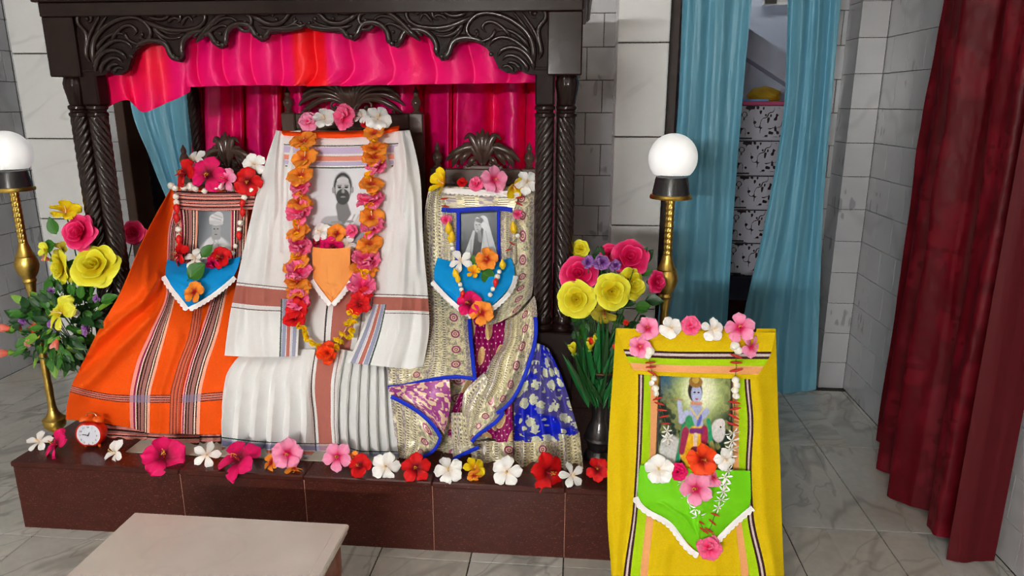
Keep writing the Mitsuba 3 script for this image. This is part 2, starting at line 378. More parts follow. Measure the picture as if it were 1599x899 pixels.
for a, b_ in ((YP + .001, 2.75), (2.7515, 3.35)):
    part(pf, 'side_slab', box(XP0, XP0 + .011, a, b_, 0, ZP - .021, .001), 'mat_granite')
    part(pf, 'side_slab', box(XP1 - .011, XP1, a, b_, 0, ZP - .021, .001), 'mat_granite')

# ---------------------------------------------------------------- carved wooden canopy
def twist_column(x, y, z0, z1, R, hand, lobes=8, lead=0.245):
    m = 120
    def f(r, a, z): return r * (0.80 + 0.20 * np.abs(np.cos(0.5 * lobes * (a + hand * 2 * math.pi * z / lead))) ** 0.8)
    return lathe([(R, z0 + (z1 - z0) * i / m) for i in range(m + 1)], 64, x, y, f)

cn = thing('carved_canopy', 'dark polished wood canopy with rope-twist columns and a carved scalloped valance', 'canopy')
YC = 2.40
cx = [at(136, 250, YC)[0], at(164, 250, YC)[0], at(850, 300, YC)[0], at(883, 300, YC)[0]]
XC0, XC1 = cx[0] - .052, cx[3] + .046
XM = 0.5 * (XC0 + XC1)
z_lo, z_hi = 0.775, 1.455
for i, (x, hand) in enumerate(zip(cx, (-1, 1, -1, 1))):
    c = part(cn, 'column', twist_column(x, YC, z_lo, z_hi, .0318, hand), 'mat_wood_gloss', 40)
    part(c, 'base', lathe([(.03, .722), (.036, .724), (.038, .733), (.034, .741), (.029, .745), (.033, .752), (.034, .760), (.030, .768), (.028, .778)], 32, x, YC), 'mat_wood', 35)
    part(c, 'ring', lathe([(.029, z_hi - .004), (.034, z_hi + .002), (.034, z_hi + .010), (.028, z_hi + .014), (.029, z_hi + .020), (.034, z_hi + .025), (.034, z_hi + .033), (.028, z_hi + .038)], 32, x, YC), 'mat_wood', 35)
    if i in (1, 2):
        part(c, 'capital', cat(box(x - .031, x + .031, YC - .031, YC + .031, z_hi + .035, 1.60, .006), box(x - .036, x + .036, YC - .036, YC + .036, 1.60, 1.612, .003)), 'mat_wood_carved')
    else:
        def flute(r, a, z): return r * (1 + .07 * np.abs(np.cos(5 * a)) * np.clip((z - z_hi - .04) / .04, 0, 1))
        part(c, 'capital', lathe([(.026, z_hi + .036), (.029, z_hi + .05), (.031, z_hi + .07), (.035, z_hi + .095), (.036, z_hi + .11), (.030, z_hi + .13)], 48, x, YC, flute), 'mat_wood', 40)
for s, xa, xb in ((0, cx[0] - .036, cx[1] + .036), (1, cx[2] - .036, cx[3] + .038)):
    part(cn, 'pedestal', box(xa, xb, YC - .045, YC + .06, ZP, .722, .004), 'mat_wood_carved')
for x, hand in ((cx[0] + .025, -1), (cx[3] - .03, 1)):
    c = part(cn, 'column', twist_column(x, 3.12, .80, 1.60, .026, hand), 'mat_wood', 40)
    part(c, 'base', box(x - .03, x + .03, 3.09, 3.15, ZP, .80, .005), 'mat_wood')
    part(c, 'capital', box(x - .03, x + .03, 3.09, 3.15, 1.60, 1.70, .005), 'mat_wood')
part(cn, 'side_rail', box(cx[0] - .03, cx[0] + .015, YC + .06, 3.09, .66, .72, .005), 'mat_wood')
part(cn, 'side_rail', box(cx[3] - .015, cx[3] + .03, YC + .06, 3.09, .66, .72, .005), 'mat_wood')
# beam
part(cn, 'fascia', box(XC0, XC1, YC - .055, YC + .03, 1.776, 1.82, .003), 'mat_wood')
part(cn, 'cornice', cat(box(XC0 - .014, XC1 + .014, YC - .07, 3.2, 1.82, 1.832, .004), box(XC0 - .03, XC1 + .03, YC - .088, 3.215, 1.832, 1.858, .008)), 'mat_wood')
part(cn, 'roof_panel', box(XC0 + .01, XC1 - .01, YC, 3.17, 1.80, 1.819), 'mat_wood')
for xa, xb in ((XC0, at(121, 60, YC - .034)[0] + .002), (XC1 - (at(121, 60, YC - .034)[0] + .002 - XC0), XC1)):
    part(cn, 'stile', box(xa, xb, YC - .05, YC + .04, 1.585, 1.777, .004), 'mat_wood')
part(cn, 'side_beam', box(XC0 + .004, XC0 + .034, YC + .04, 3.15, 1.60, 1.80, .004), 'mat_wood')
part(cn, 'side_beam', box(XC1 - .034, XC1 - .004, YC + .04, 3.15, 1.60, 1.80, .004), 'mat_wood')
part(cn, 'back_beam', box(XC0, XC1, 3.12, 3.16, 1.66, 1.80, .004), 'mat_wood')
part(cn, 'curtain_rod', tube([(XC0 + .03, 3.09, 1.70), (XC1 - .03, 3.09, 1.70)], .008, 10), 'mat_door_wood', 40)
# scalloped valance board, outline on the board's own plane, mirrored about its middle
YV = YC - .034
def vp(p): q = at(p[0], p[1], YV); return (q[0], q[2])
half = [(121, 12), (121, 118), (150, 119), (163, 117), (172, 112), (180, 117), (190, 116), (200, 109), (203, 100), (206, 90), (213, 79), (226, 70), (240, 68), (254, 71), (262, 78), (266, 88), (272, 95), (281, 97), (285, 90), (284, 80),
        (287, 68), (297, 58), (312, 54), (325, 56), (332, 63), (337, 72), (345, 76), (352, 72), (353, 62), (357, 51), (366, 44), (377, 42), (389, 45), (395, 52), (400, 60), (408, 65), (416, 61), (421, 53), (440, 51), (460, 49), (471, 46), (478, 42)]
L = [vp(p) for p in half]
xm = L[-1][0]
poly = Polygon([(xm, L[0][1])] + L + [(2 * xm - x, z) for x, z in L[::-1][1:]]).buffer(0)
bd = trimesh.creation.extrude_polygon(poly, .022, engine='earcut')
V = np.array(bd.vertices); V = np.stack([V[:, 0], YV + .022 - V[:, 2], V[:, 1]], 1)
vb = part(cn, 'valance_board', (V, np.array(bd.faces)), 'mat_wood_carved', False)
def relief(parent, name, px_pts, r0, r1, lift=.0045, flat=1.1, both=True, taper=True):
    r0, r1 = r0 * 1.15, r1 * 1.25
    P = curve(px_pts, max(14, 6 * len(px_pts)))
    q = at(P[:, 0], P[:, 1], YV - lift)
    t = np.linspace(0, 1, len(P)); r = (r0 + (r1 - r0) * t) * (np.clip(np.minimum(t, 1 - t) * 7 + .25, 0, 1) if taper else 1)
    V, F = tube(q, r, 8, flat, up=(0, 1, 0))
    part(parent, name, (V, F), 'mat_wood_gloss', 50)
    if both:
        V2 = V * [-1, 1, 1] + [2 * xm, 0, 0]
        part(parent, name, (V2, F[:, ::-1]), 'mat_wood_gloss', 50)
edge = [p for p in half[2:]]
for a, b_ in ((10, 17), (17, 26), (26, 35)):
    seg = [(x, y - 5) for x, y in half[a:b_ + 1]]
    relief(vb, 'arch_bead', seg, .0085, .0085, .003, .9)
relief(vb, 'arch_bead', [(x, y - 5) for x, y in half[35:]], .0085, .007, .003, .9)
scrolls = [
    ([(150, 108), (146, 82), (149, 62), (162, 45), (190, 29), (215, 28), (231, 40), (236, 54), (229, 63), (221, 58), (222, 50)], .010, .005),
    ([(141, 96), (136, 70), (133, 48), (124, 38), (122, 28), (129, 20), (140, 22), (143, 31), (136, 35)], .009, .005),
    ([(137, 80), (140, 58), (148, 40), (157, 22)], .008, .003), ([(145, 70), (155, 45), (168, 24)], .007, .003),
    ([(152, 78), (165, 60), (182, 52), (195, 55)], .008, .003), ([(150, 90), (168, 70), (185, 63), (200, 67), (207, 76)], .008, .004),
    ([(176, 62), (190, 44), (205, 40), (213, 47), (208, 55)], .007, .004), ([(196, 50), (200, 60), (214, 68), (226, 70)], .006, .003),
    ([(224, 30), (244, 40), (270, 47), (298, 46), (316, 38), (321, 25), (313, 16), (303, 20), (304, 27)], .009, .005),
    ([(240, 40), (252, 54), (268, 60), (284, 57)], .009, .003), ([(242, 42), (250, 58), (262, 66)], .007, .002), ([(246, 40), (266, 52), (286, 50)], .007, .002),
    ([(232, 24), (248, 30), (262, 26), (270, 17), (280, 20), (282, 30), (274, 35)], .007, .004), ([(262, 36), (275, 28), (284, 34)], .006, .003), ([(284, 40), (296, 26), (302, 36)], .006, .003),
    ([(306, 66), (322, 48), (338, 30), (362, 17), (382, 20), (393, 30), (390, 40), (381, 38), (382, 31)], .010, .005),
    ([(318, 56), (336, 44), (350, 40), (358, 46)], .008, .003), ([(334, 40), (352, 28), (366, 30), (372, 38)], .006, .003), ([(302, 60), (318, 45), (330, 38)], .006, .003),
    ([(372, 40), (382, 48), (396, 44)], .007, .004),
    ([(392, 22), (412, 34), (430, 38), (444, 32), (454, 20), (468, 14), (478, 20)], .009, .006), ([(396, 14), (410, 22), (424, 18), (422, 12)], .007, .004),
    ([(424, 26), (434, 18), (444, 22)], .006, .003), ([(404, 40), (418, 44), (434, 44), (452, 40), (466, 30)], .006, .004), ([(452, 40), (462, 38), (470, 42)], .006, .004),
    ([(150, 112), (154, 92), (170, 79), (188, 81), (198, 92)], .009, .005), ([(158, 114), (164, 98), (178, 90), (192, 98)], .008, .004), ([(168, 112), (175, 102), (186, 101)], .007, .004), ([(178, 114), (184, 106), (194, 108)], .006, .004),
]
for pts, a, b_ in scrolls: relief(vb, 'scroll', pts, a, b_)
for (x, y, r) in ((277, 91, .009), (271, 86, .006), (284, 84, .006), (348, 70, .009), (341, 66, .006), (354, 64, .006), (408, 58, .008), (402, 53, .005), (414, 52, .005), (222, 54, .007), (304, 24, .006), (383, 34, .006), (432, 30, .006), (460, 30, .007), (470, 36, .006), (136, 29, .007), (344, 52, .006), (240, 62, .005), (206, 88, .007)):
    q = at(x, y, YV - .006); b_ = trimesh.creation.icosphere(2, r)
    for sx in (q[0], 2 * xm - q[0]): part(vb, 'boss', (np.array(b_.vertices) * [1, .8, 1] + [sx, q[1], q[2]], np.array(b_.faces)), 'mat_wood_gloss', True)

# ---------------------------------------------------------------- three throne chairs
mat('wood_crest', S(66, 46, 40), 0.2, proc(lambda p, n, uv: mix(S(84, 62, 54), S(54, 38, 32), fbm(p.x * 22, p.y * 22, p.z * 3, 3))), specular=0.6)
def throne(label, xc, Y, w, z_rail, crest_w, crest_h, fin=True):
    k = thing('throne_chair', label, 'chair', 'carved wooden thrones under the canopy')
    zs = .60
    for s in (-1, 1):
        p = part(k, 'back_post', box(xc + s * (w / 2 - .03) - .03, xc + s * (w / 2 - .03) + .03, Y - .02, Y + .02, ZP, z_rail, .005), 'mat_wood_throne')
        part(p, 'finial', lathe([(.014, z_rail - .002), (.018, z_rail + .006), (.012, z_rail + .012), (.012, z_rail + .018), (.020, z_rail + .032), (.021, z_rail + .045), (.014, z_rail + .06), (.009, z_rail + .068), (.012, z_rail + .076), (.011, z_rail + .084), (.004, z_rail + .10), (.001, z_rail + .106)], 24, xc + s * (w / 2 - .03), Y), 'mat_wood_throne', 40)
        part(k, 'front_leg', box(xc + s * (w / 2 - .03) - .025, xc + s * (w / 2 - .03) + .025, Y - .42, Y - .37, ZP, zs - .03, .004), 'mat_wood_throne')
    part(k, 'top_rail', box(xc - w / 2 + .06, xc + w / 2 - .06, Y - .015, Y + .015, z_rail - .07, z_rail - .002, .006), 'mat_wood_throne')
    part(k, 'back_panel', box(xc - w / 2 + .06, xc + w / 2 - .06, Y - .008, Y + .008, zs, z_rail - .07, .002), 'mat_wood_throne')
    part(k, 'seat', box(xc - w / 2, xc + w / 2, Y - .43, Y - .02, zs - .03, zs, .006), 'mat_wood_throne')
    cr = part(k, 'crest', box(xc - crest_w * .55, xc + crest_w * .55, Y - .012, Y + .010, z_rail - .006, z_rail + crest_h * .07, .004), 'mat_wood_throne')
    H, Wd = crest_h, crest_w
    if crest_w > crest_h * 1.3:
        arms = [((.0, .1), (0, .55), (0, 1.03)), ((.02, .1), (.07, .7), (.15, 1.03)), ((.03, .1), (.15, .72), (.32, 1.0)), ((.04, .1), (.24, .76), (.50, .97), (.60, .86)), ((.05, .12), (.30, .70), (.64, .83), (.77, .68)), ((.06, .12), (.36, .62), (.76, .63), (.92, .44)),
                ((.08, .12), (.42, .53), (.82, .42), (1.0, .20)), ((.10, .10), (.40, .40), (.76, .20), (.96, .0))]
        rads = [.10, .10, .105, .105, .105, .10, .09, .085]
        sp = [(.05, .10), (.14, .26), (.28, .32), (.38, .24), (.36, .12), (.27, .10), (.26, .18)]
        bos = ((.30, .16, .055), (.60, .10, .06), (.80, .04, .05))
    else:
        arms = [((.0, .15), (0, .6), (0, 1.03)), ((.0, .2), (.08, .6), (.15, .95)), ((.0, .25), (.14, .55), (.27, .80)), ((.02, .1), (.16, .5), (.38, .84), (.50, .74)), ((.05, .12), (.26, .48), (.46, .62), (.58, .55)),
                ((.03, .12), (.28, .54), (.64, .46), (1.02, .18)), ((.25, .45), (.48, .32), (.60, .08)), ((.45, .46), (.72, .28), (.84, .02)), ((.10, .28), (.26, .24), (.36, .02))]
        rads = [.10, .09, .085, .10, .075, .10, .085, .08, .075]
        sp = [(.04, .10), (.12, .22), (.22, .24), (.28, .16), (.22, .08), (.17, .13)]
        bos = ((.22, .15, .05), (.42, .07, .05), (.70, .05, .045))
    for i, (pts, r) in enumerate(zip(arms, rads)):
        for s in ((1,) if i == 0 else (1, -1)):
            P = curve([(xc + s * a * Wd, z_rail + b_ * H) for a, b_ in pts], 22); t = np.linspace(0, 1, 22)
            Q = np.stack([P[:, 0], Y - .006 - .014 * np.sin(np.pi * t * .9), P[:, 1]], 1)
            rr = r * H * np.clip(np.minimum(t * 1.6 + .35, (1 - t) * 3.2 + .22), 0, 1)
            part(cr, 'carved_leaf', tube(Q, rr, 8, .55, up=(0, 1, 0)), 'mat_wood_crest', 60)
    for s in (1, -1):
        P = curve([(xc + s * a * Wd, z_rail + b_ * H) for a, b_ in sp], 30); Q = np.stack([P[:, 0], np.full(30, Y - .008), P[:, 1]], 1)
        part(cr, 'scroll', tube(Q, np.linspace(.05, .03, 30) * H, 8, .8, up=(0, 1, 0)), 'mat_wood_crest', 60)
        for a, b_, r in bos:
            ic = trimesh.creation.icosphere(2, r * H)
            part(cr, 'boss', (np.array(ic.vertices) + [xc + s * a * Wd, Y - .012, z_rail + b_ * H], np.array(ic.faces)), 'mat_wood_crest', True)
def chair_px(label, xl, xr, y_rail, Y, cw_px, ch_px):
    a, b_ = at(xl, y_rail, Y), at(xr, y_rail, Y); s = np.linalg.norm(b_ - a) / (xr - xl)
    throne(label, (a[0] + b_[0]) / 2, Y, b_[0] - a[0], (a[2] + b_[2]) / 2, cw_px * s, ch_px * s)
chair_px('largest throne chair, its leaf crest behind the white draped portrait', 441, 662, 176, 3.00, 82, 52)
chair_px('throne chair whose leaf crest stands behind the orange draped portrait', 280, 440, 265, 2.95, 39, 54)
chair_px('throne chair whose leaf crest stands behind the portrait draped in a silk sari', 673, 838, 262, 2.95, 56, 58)

# ---------------------------------------------------------------- brass lamps with globes
def brass_tex(p, n, uv):
    a = fbm(p.x * 60, p.y * 60, p.z * 60, 3)
    return mix(S(250, 218, 118), S(222, 176, 76), a)
mat('brass', S(190, 145, 55), 0.36, proc(brass_tex), metallic=1.0)
mat('globe', S(250, 251, 250), 0.12, specular=0.5)
mat('black_cup', S(38, 38, 40), 0.25)
def lamp(x, y, label):
    k = thing('floor_lamp', label, 'lamp', 'pair of brass floor lamps')
    part(k, 'base', lathe([(.098, 0), (.102, .006), (.098, .016), (.07, .026), (.045, .04), (.03, .06), (.018, .09), (.014, .12), (.013, .135)], 40, x, y), 'mat_brass', 35)
    part(k, 'lower_knob', lathe([(.013, .133), (.026, .143), (.040, .158), (.0435, .172), (.041, .186), (.046, .188), (.046, .192), (.034, .20), (.026, .212), (.018, .228), (.016, .245)], 40, x, y), 'mat_brass', 35)
    part(k, 'lower_stem', lathe([(.0155, .243), (.0135, .30)] + [(.0135 + .0025 * (1 + math.sin(i * 1.3)) * .4, .30 + i * .02) for i in range(23)] + [(.018, .77), (.021, .79)], 32, x, y), 'mat_brass', 40)
    part(k, 'middle_knob', lathe([(.019, .788), (.026, .80), (.022, .81), (.034, .83), (.041, .85), (.043, .868), (.041, .884), (.034, .90), (.036, .904), (.027, .918), (.022, .935), (.017, .955)], 40, x, y), 'mat_brass', 35)
    part(k, 'upper_stem', lathe([(.0165 if i in (0, 1, 55, 56) else .0150, .953 + .219 * i / 110) for i in range(111)], 48, x, y, lambda r, a, z: r + .0018 * np.clip(np.sin(4 * a + z * 150) * np.sin(4 * a - z * 150) * 2.2, -.2, 1)), 'mat_brass', 40)
    part(k, 'dish', lathe([(.014, 1.166), (.05, 1.168), (.074, 1.166), (.076, 1.172), (.072, 1.18), (.04, 1.184)], 48, x, y), 'mat_brass', 35)
    part(k, 'cup', lathe([(.067, 1.176), (.066, 1.19), (.058, 1.236), (.056, 1.243), (.05, 1.243)], 48, x, y), 'mat_black_cup', 35)
    R, zc = .0865, 1.3095
    a0 = math.asin(.0645 / R)
    prof = [(.05, zc - math.sqrt(R * R - .05 * .05) + .012), (R * math.sin(a0), zc - R * math.cos(a0))] + [(R * math.sin(a), zc - R * math.cos(a)) for a in np.linspace(a0, math.pi - .01, 28)[1:]]
    g_ = part(k, 'globe', lathe(prof, 56, x, y), 'mat_globe', 40)
    scene[g_]['emitter'] = {'type': 'area', 'radiance': {'type': 'rgb', 'value': GLOBE}}
lamp(.335, 2.60, 'brass floor lamp with a white globe, right of the canopy by the teal curtain')
lamp(-2.212, 2.60, 'brass floor lamp with a white globe, at the left edge beside the left bouquet')

# ---------------------------------------------------------------- marble-topped low table in front
def slab_tex(p, n, uv):
    v = 1 - smoothstep(0, .05, dr.abs(fbm(p.x * 5 + 2, p.y * 5, 1.0, 4) - .5))
    return mix(S(220, 212, 204), S(200, 190, 182), fbm(p.x * 7, p.y * 7, 3.0, 3)) * (1 - .03 * v)
mat('slab', (.7, .7, .7), 0.25, proc(slab_tex))
def red_wood(p, n, uv): return mix(S(132, 58, 24), S(84, 32, 14), fbm(p.x * 6, p.y * 40, p.z * 40, 3))
mat('red_wood', (.2, .06, .02), 0.2, proc(red_wood), clearcoat=.6)
tb = thing('low_table', 'low table with a white marble top and reddish wood sides in the foreground', 'table')
x0, x1, y0, y1, zt = -1.283, -.632, .95, 1.746, .33
part(tb, 'marble_top', cat(box(x0, x1, y0, y1, zt - .016, zt, .004), box(x0 + .004, x1 - .004, y0 + .004, y1 - .004, zt - .03, zt - .016, .005)), 'mat_slab')
part(tb, 'marble_inlay', box(x0 + .03, x1 - .03, y0 + .03, y1 - .03, zt - .002, zt + .0012, .001), 'mat_slab')
for nm, b_ in (('apron', box(x0 + .03, x1 - .03, y1 - .045, y1 - .02, zt - .12, zt - .03, .004)), ('apron', box(x0 + .03, x1 - .03, y0 + .02, y0 + .045, zt - .12, zt - .03, .004)),
               ('apron', box(x0 + .02, x0 + .045, y0 + .03, y1 - .03, zt - .12, zt - .03, .004)), ('apron', box(x1 - .045, x1 - .02, y0 + .03, y1 - .03, zt - .12, zt - .03, .004))):
    part(tb, nm, b_, 'mat_red_wood')
for x in (x0 + .05, x1 - .05):
    for y in (y0 + .05, y1 - .05):
        part(tb, 'leg', lathe([(.03, 0), (.034, .01), (.026, .03), (.022, .06), (.036, .10), (.04, .14), (.03, .18), (.036, .20), (.036, zt - .03)], 24, x, y), 'mat_red_wood', 40)

# ---------------------------------------------------------------- curtains
def teal_tex(p, n, uv):
    a = fbm(p.x * 60, p.y * 60, p.z * 6, 3); b_ = fbm(p.x * 4, p.y * 4, p.z * 3, 3)
    return mix(S(120, 180, 202), S(100, 164, 188), a * .6 + b_ * .4)
mat('teal', S(80, 150, 165), 0.42, proc(teal_tex), sheen=.3, specular=.35,
    bump=proc(lambda p, n, uv: 0.004 * smoothstep(.45, .75, fbm(p.x * 14, p.y * 14, p.z * 7, 3)), eps=2e-3))
def satin_tex(p, n, uv):
    a = fbm(p.x * 9, p.y * 3, p.z * 2.5, 3); t = noise(p.x * 5.5 + 2, p.z * 1.2, 4.0)
    return mix(S(222, 2, 100), S(226, 8, 24), smoothstep(.56, .72, t)) * (0.9 + .2 * a)
mat('satin', S(210, 5, 90), 0.5, proc(satin_tex), sheen=.3, specular=.25)
def sequin_tex(p, n, uv):
    a = fbm(p.x * 40, p.y * 20, p.z * 30, 3)
    return mix(S(250, 10, 128), S(222, 4, 84), a)
mat('sequin', S(200, 5, 80), 0.38, proc(sequin_tex), specular=.4, sheen=.8, sheen_tint=1.0,
    bump=proc(lambda p, n, uv: 0.02 * fbm(p.x * 20, p.y * 8, p.z * 13, 3), eps=1.5e-3))
def maroon_tex(p, n, uv):
    d1, d2, r = voronoi(uv.x * 9, uv.y * 16)
    fl = smoothstep(.28, .33, noise(uv.x * 46 + r * 9, uv.y * 90, r * 5)) * (1 - smoothstep(.25, .5, d1))
    a = fbm(p.x * 30, p.y * 30, p.z * 30, 3)
    return mix(S(80, 4, 15), S(132, 20, 38), fl * .28) * (.85 + .3 * a)
mat('maroon', S(120, 10, 25), 0.45, proc(maroon_tex), sheen=.2, specular=.15, bump=proc(lambda p, n, uv: 0.003 * fbm(uv.x * 60, uv.y * 70, 2.0, 3), eps=2e-3))
mat('maroon_plain', S(74, 4, 13), 0.6, sheen=.3, specular=.2)
mat('metal_rod', S(150, 150, 150), .3, metallic=1.0)

def pleat(U, V, n, a, ph=0, sharp=1.0):
    w = np.sin(2 * math.pi * (n * U) + ph + .8 * np.sin(2.3 * V + 3 * U))
    return a * np.sign(w) * np.abs(w) ** sharp
def curtain(label, rows, m, n, a, seed, us=None, th=.003, valleys=lambda U: 0, group=None, nu=150, nv=50, ph=0, catg='curtain'):
    k = thing('curtain', label, catg, group)
    f = lambda U, V: pleat(U, V, n, a * (.75 + .25 * V), ph) + pleat(U, V, n * 2.3, a * .18, 1 + seed) + bumpy(U, V, 6, 3, a * 1.5, seed) + valleys(U)
    put_net(k, None, net(rows, nu, nv, us, None, f, th), m)
    return k
YT = 3.665
curtain('teal curtain panel on the left side of the right doorway, behind the globe lamp',
        [[(1068, -70, YT), (1120, -70, YT), (1182, -70, YT)], [(1062, 130, YT), (1112, 130, YT), (1162, 130, YT)], [(1046, 330, YT), (1098, 330, YT), (1146, 330, YT)], [(1030, 480, YT), (1085, 490, YT), (1136, 495, YT)], [(1018, 602, YT), (1075, 606, YT), (1128, 608, YT)]], 'mat_teal', 2.7, .022, 3)
curtain('teal curtain panel drawn to the right side of the right doorway',
        [[(1232, -70, YT), (1280, -70, YT), (1320, -70, YT)], [(1228, 130, YT), (1268, 130, YT), (1302, 130, YT)], [(1197, 340, YT), (1245, 340, YT), (1285, 340, YT)], [(1165, 480, YT), (1225, 480, YT), (1280, 480, YT)], [(1140, 612, YT - .02), (1212, 615, YT - .03), (1275, 608, YT)]], 'mat_teal', 2.9, .024, 5)
curtain('teal curtain seen through the open left side of the canopy',
        [[(196, -60, YT), (240, -60, YT), (292, -60, YT)], [(203, 150, YT), (248, 150, YT), (296, 150, YT)], [(236, 250, YT), (268, 250, YT), (302, 250, YT)], [(268, 330, YT), (290, 330, YT), (312, 330, YT)], [(300, 430, YT), (325, 430, YT), (345, 430, YT)], [(300, 590, YT), (330, 590, YT), (355, 590, YT)]], 'mat_teal', 3.1, .018, 7)
for nm, a, b_ in (('curtain_rod', .43, 1.30), ('curtain_rod', -2.5, -1.72)):
    k = thing(nm, 'thin metal curtain rod above the ' + ('right' if a > 0 else 'left') + ' doorway', 'curtain rod')
    put(k, tube([(a, YT, 2.17), (b_, YT, 2.17)], .008, 10), 'mat_metal_rod', 40)
# satin valance behind the carved board
YS = 2.455
k = thing('satin_valance', 'magenta and red satin frill hanging behind the carved valance board', 'valance')
f = lambda U, V: -np.abs(pleat(U, V, 5.5, .034, .5)) + bumpy(U, V, 14, 2, .03, 4)
put_net(k, None, net([[(284, 20, YS), (400, 20, YS), (540, 20, YS), (700, 20, YS), (850, 20, YS)], [(286, 100, YS), (400, 95, YS), (540, 95, YS), (700, 95, YS), (845, 95, YS)],
                      [(290, 136, YS), (400, 133, YS), (500, 134, YS), (690, 131, YS), (836, 129, YS)]], 220, 24, None, None, f, .0025), 'mat_satin')
k = thing('satin_swag', 'drooping corner of magenta satin at the left end of the frill', 'valance')
f = lambda U, V: pleat(U, V, 3.2, .018) * (.4 + .6 * V) + bumpy(U, V, 5, 4, .016, 9)
put_net(k, None, net([[(150, 30, YS - .03), (190, 30, YS - .03), (225, 30, YS - .03), (262, 30, YS - .03), (300, 30, YS - .03)], [(162, 110, YS - .03), (192, 108, YS - .03), (225, 105, YS - .03), (262, 105, YS - .03), (300, 108, YS - .03)], [(166, 170, YS - .03), (200, 156, YS - .03), (224, 175, YS - .03), (262, 160, YS - .03), (297, 144, YS - .03)]], 60, 24, None, None, f, .0025), 'mat_satin')
# back curtain of the canopy
YK = 3.07
curtain('wrinkled magenta satin curtain closing the back of the canopy',
        [[(298, 40, YK), (560, 40, YK), (872, 40, YK)], [(300, 200, YK), (560, 200, YK), (866, 200, YK)], [(308, 480, YK), (560, 490, YK), (862, 500, YK)], [(320, 600, YK), (560, 610, YK), (858, 620, YK)]], 'mat_sequin', 7.5, .055, 11, valleys=lambda U: sum(d * np.exp(-((U - c) / w) ** 2) for c, w, d in ((.035, .010, .2), (.17, .006, .12), (.285, .008, .16), (.545, .008, .14), (.675, .012, .2), (.75, .005, .10), (.855, .018, .22), (.93, .012, .2))), nu=260, nv=80, ph=.7)
# maroon curtain along the right wall, in the room's own coordinates
def wall_curtain(label, path, z0, z1, m, n, a, seed, flare=0.0, nu=160, nv=60):
    k = thing('curtain', label, 'curtain')
    P = curve(path, nu); u = np.linspace(0, 1, nu); v = np.linspace(0, 1, nv)
    t = np.gradient(P, axis=0); t /= np.linalg.norm(t, axis=1, keepdims=True); nr = np.stack([t[:, 1], -t[:, 0]], 1)
    U, Vv = np.meshgrid(u, v)
    d = pleat(U, Vv, n, a * 1.0, .4, .8) * (.7 + .5 * Vv) * np.clip(.45 + 4 * U, 0, 1) + pleat(U, Vv, n * 2.3, a * .3, 2) + bumpy(U, Vv, 8, 5, a * .8, seed)
    X = P[None, :, 0] + nr[None, :, 0] * d; Y = P[None, :, 1] + nr[None, :, 1] * d + flare * (Vv - .5) * (U - .5)
    zb = z0 if np.isscalar(z0) else np.interp(u, np.linspace(0, 1, len(z0)), z0)[None]
    Z = z1 + (zb - z1) * Vv
    M = grid(np.stack([X, Y, Z], -1), .003, np.stack([U, Vv], -1))
    put_net(k, None, M, m)
wall_curtain('long maroon brocade curtain hanging in deep folds along the right wall', [(1.408, 3.07), (1.385, 2.92), (1.335, 2.72), (1.315, 2.52), (1.35, 2.30)], [.02, .012, .01, .03], 2.35, 'mat_maroon', 3.6, .058, 21, .0)
wall_curtain('plain dark maroon curtain panel nearest the camera at the right edge', [(1.272, 2.215), (1.34, 2.20), (1.425, 2.222)], .006, 2.35, 'mat_maroon_plain', 1.2, .006, 22, 0, 60, 40)

# ---------------------------------------------------------------- things in the rooms behind
def floral_tex(p, n, uv):
    zz = (p.z - .02) / .21; row = dr.floor(zz); x = (p.x - 1.0) * 7.0; y = (zz - row)
    w1 = noise(x * 3.2 + 40, y * 4.0, 2.0)
    vine = smoothstep(.035, .018, dr.abs(noise(x * 3.6 + 7, y * 4.2 + 3, 5.0) - .5)) * smoothstep(.40, .5, w1)
    leaf = smoothstep(.70, .73, noise(x * 9 + 2, y * 10, 9.0)) * smoothstep(.36, .46, w1)
    m = dr.maximum(vine, leaf)
    return mix(S(206, 204, 214), S(40, 24, 30), m * smoothstep(.06, .1, y) * smoothstep(.99, .94, y))
mat('floral', (.6, .6, .6), .35, proc(floral_tex))
mat('drawer_dark', S(60, 60, 68), .5)
mat('pink_plastic', S(206, 90, 130), .4)
dz = thing('chest_of_drawers', 'white chest of drawers with dark floral print seen between the teal curtains', 'chest of drawers')
YD = 4.55
za, zb_ = at(1150, 432, YD)[2], at(1200, 158, YD)[2]
xa = at(1142, 300, YD)[0]; xb = xa + .62
part(dz, 'body', box(xa, xb, YD + .012, YD + .45, za, zb_ - .02, .004), 'mat_drawer_dark')
part(dz, 'top', box(xa - .01, xb + .01, YD - .005, YD + .46, zb_ - .025, zb_, .006), 'mat_pink_plastic')
hd = (zb_ - .03 - za) / 5
for i in range(5):
    z0 = za + .006 + i * hd
    d = part(dz, 'drawer', box(xa + .004, xb - .004, YD, YD + .012, z0 + .004, z0 + hd - .004, .004), 'mat_floral')
    part(d, 'handle', box(xa + .02, xa + .10, YD - .008, YD, z0 + .012, z0 + .022, .003), 'mat_drawer_dark')
for q in (xa + .03, xb - .03): part(dz, 'foot', box(q - .02, q + .02, YD + .05, YD + .4, 0, za, .004), 'mat_drawer_dark')
mat('yellow_rag', S(176, 140, 30), .8); mat('blue_paper', S(120, 160, 210), .7)
c = at(1196, 138, YD + .1); cz = zb_
def lumpy(c, r, seed):
    s = trimesh.creation.icosphere(3, 1.0); v = np.array(s.vertices)
    v = v * (1 + .35 * (meshkit.fbm(v * 2.3, 3, seed) - .5))[:, None] * np.array(r)
    v[:, 2] = np.maximum(v[:, 2], -r[2] * .6) + r[2] * .6
    return v + np.array(c), np.array(s.faces)
solo('cloth_bundle', 'crumpled mustard yellow cloth on top of the chest of drawers', 'cloth', lumpy((c[0], YD + .12, cz), (.1, .08, .055), 5), 'mat_yellow_rag', 50)
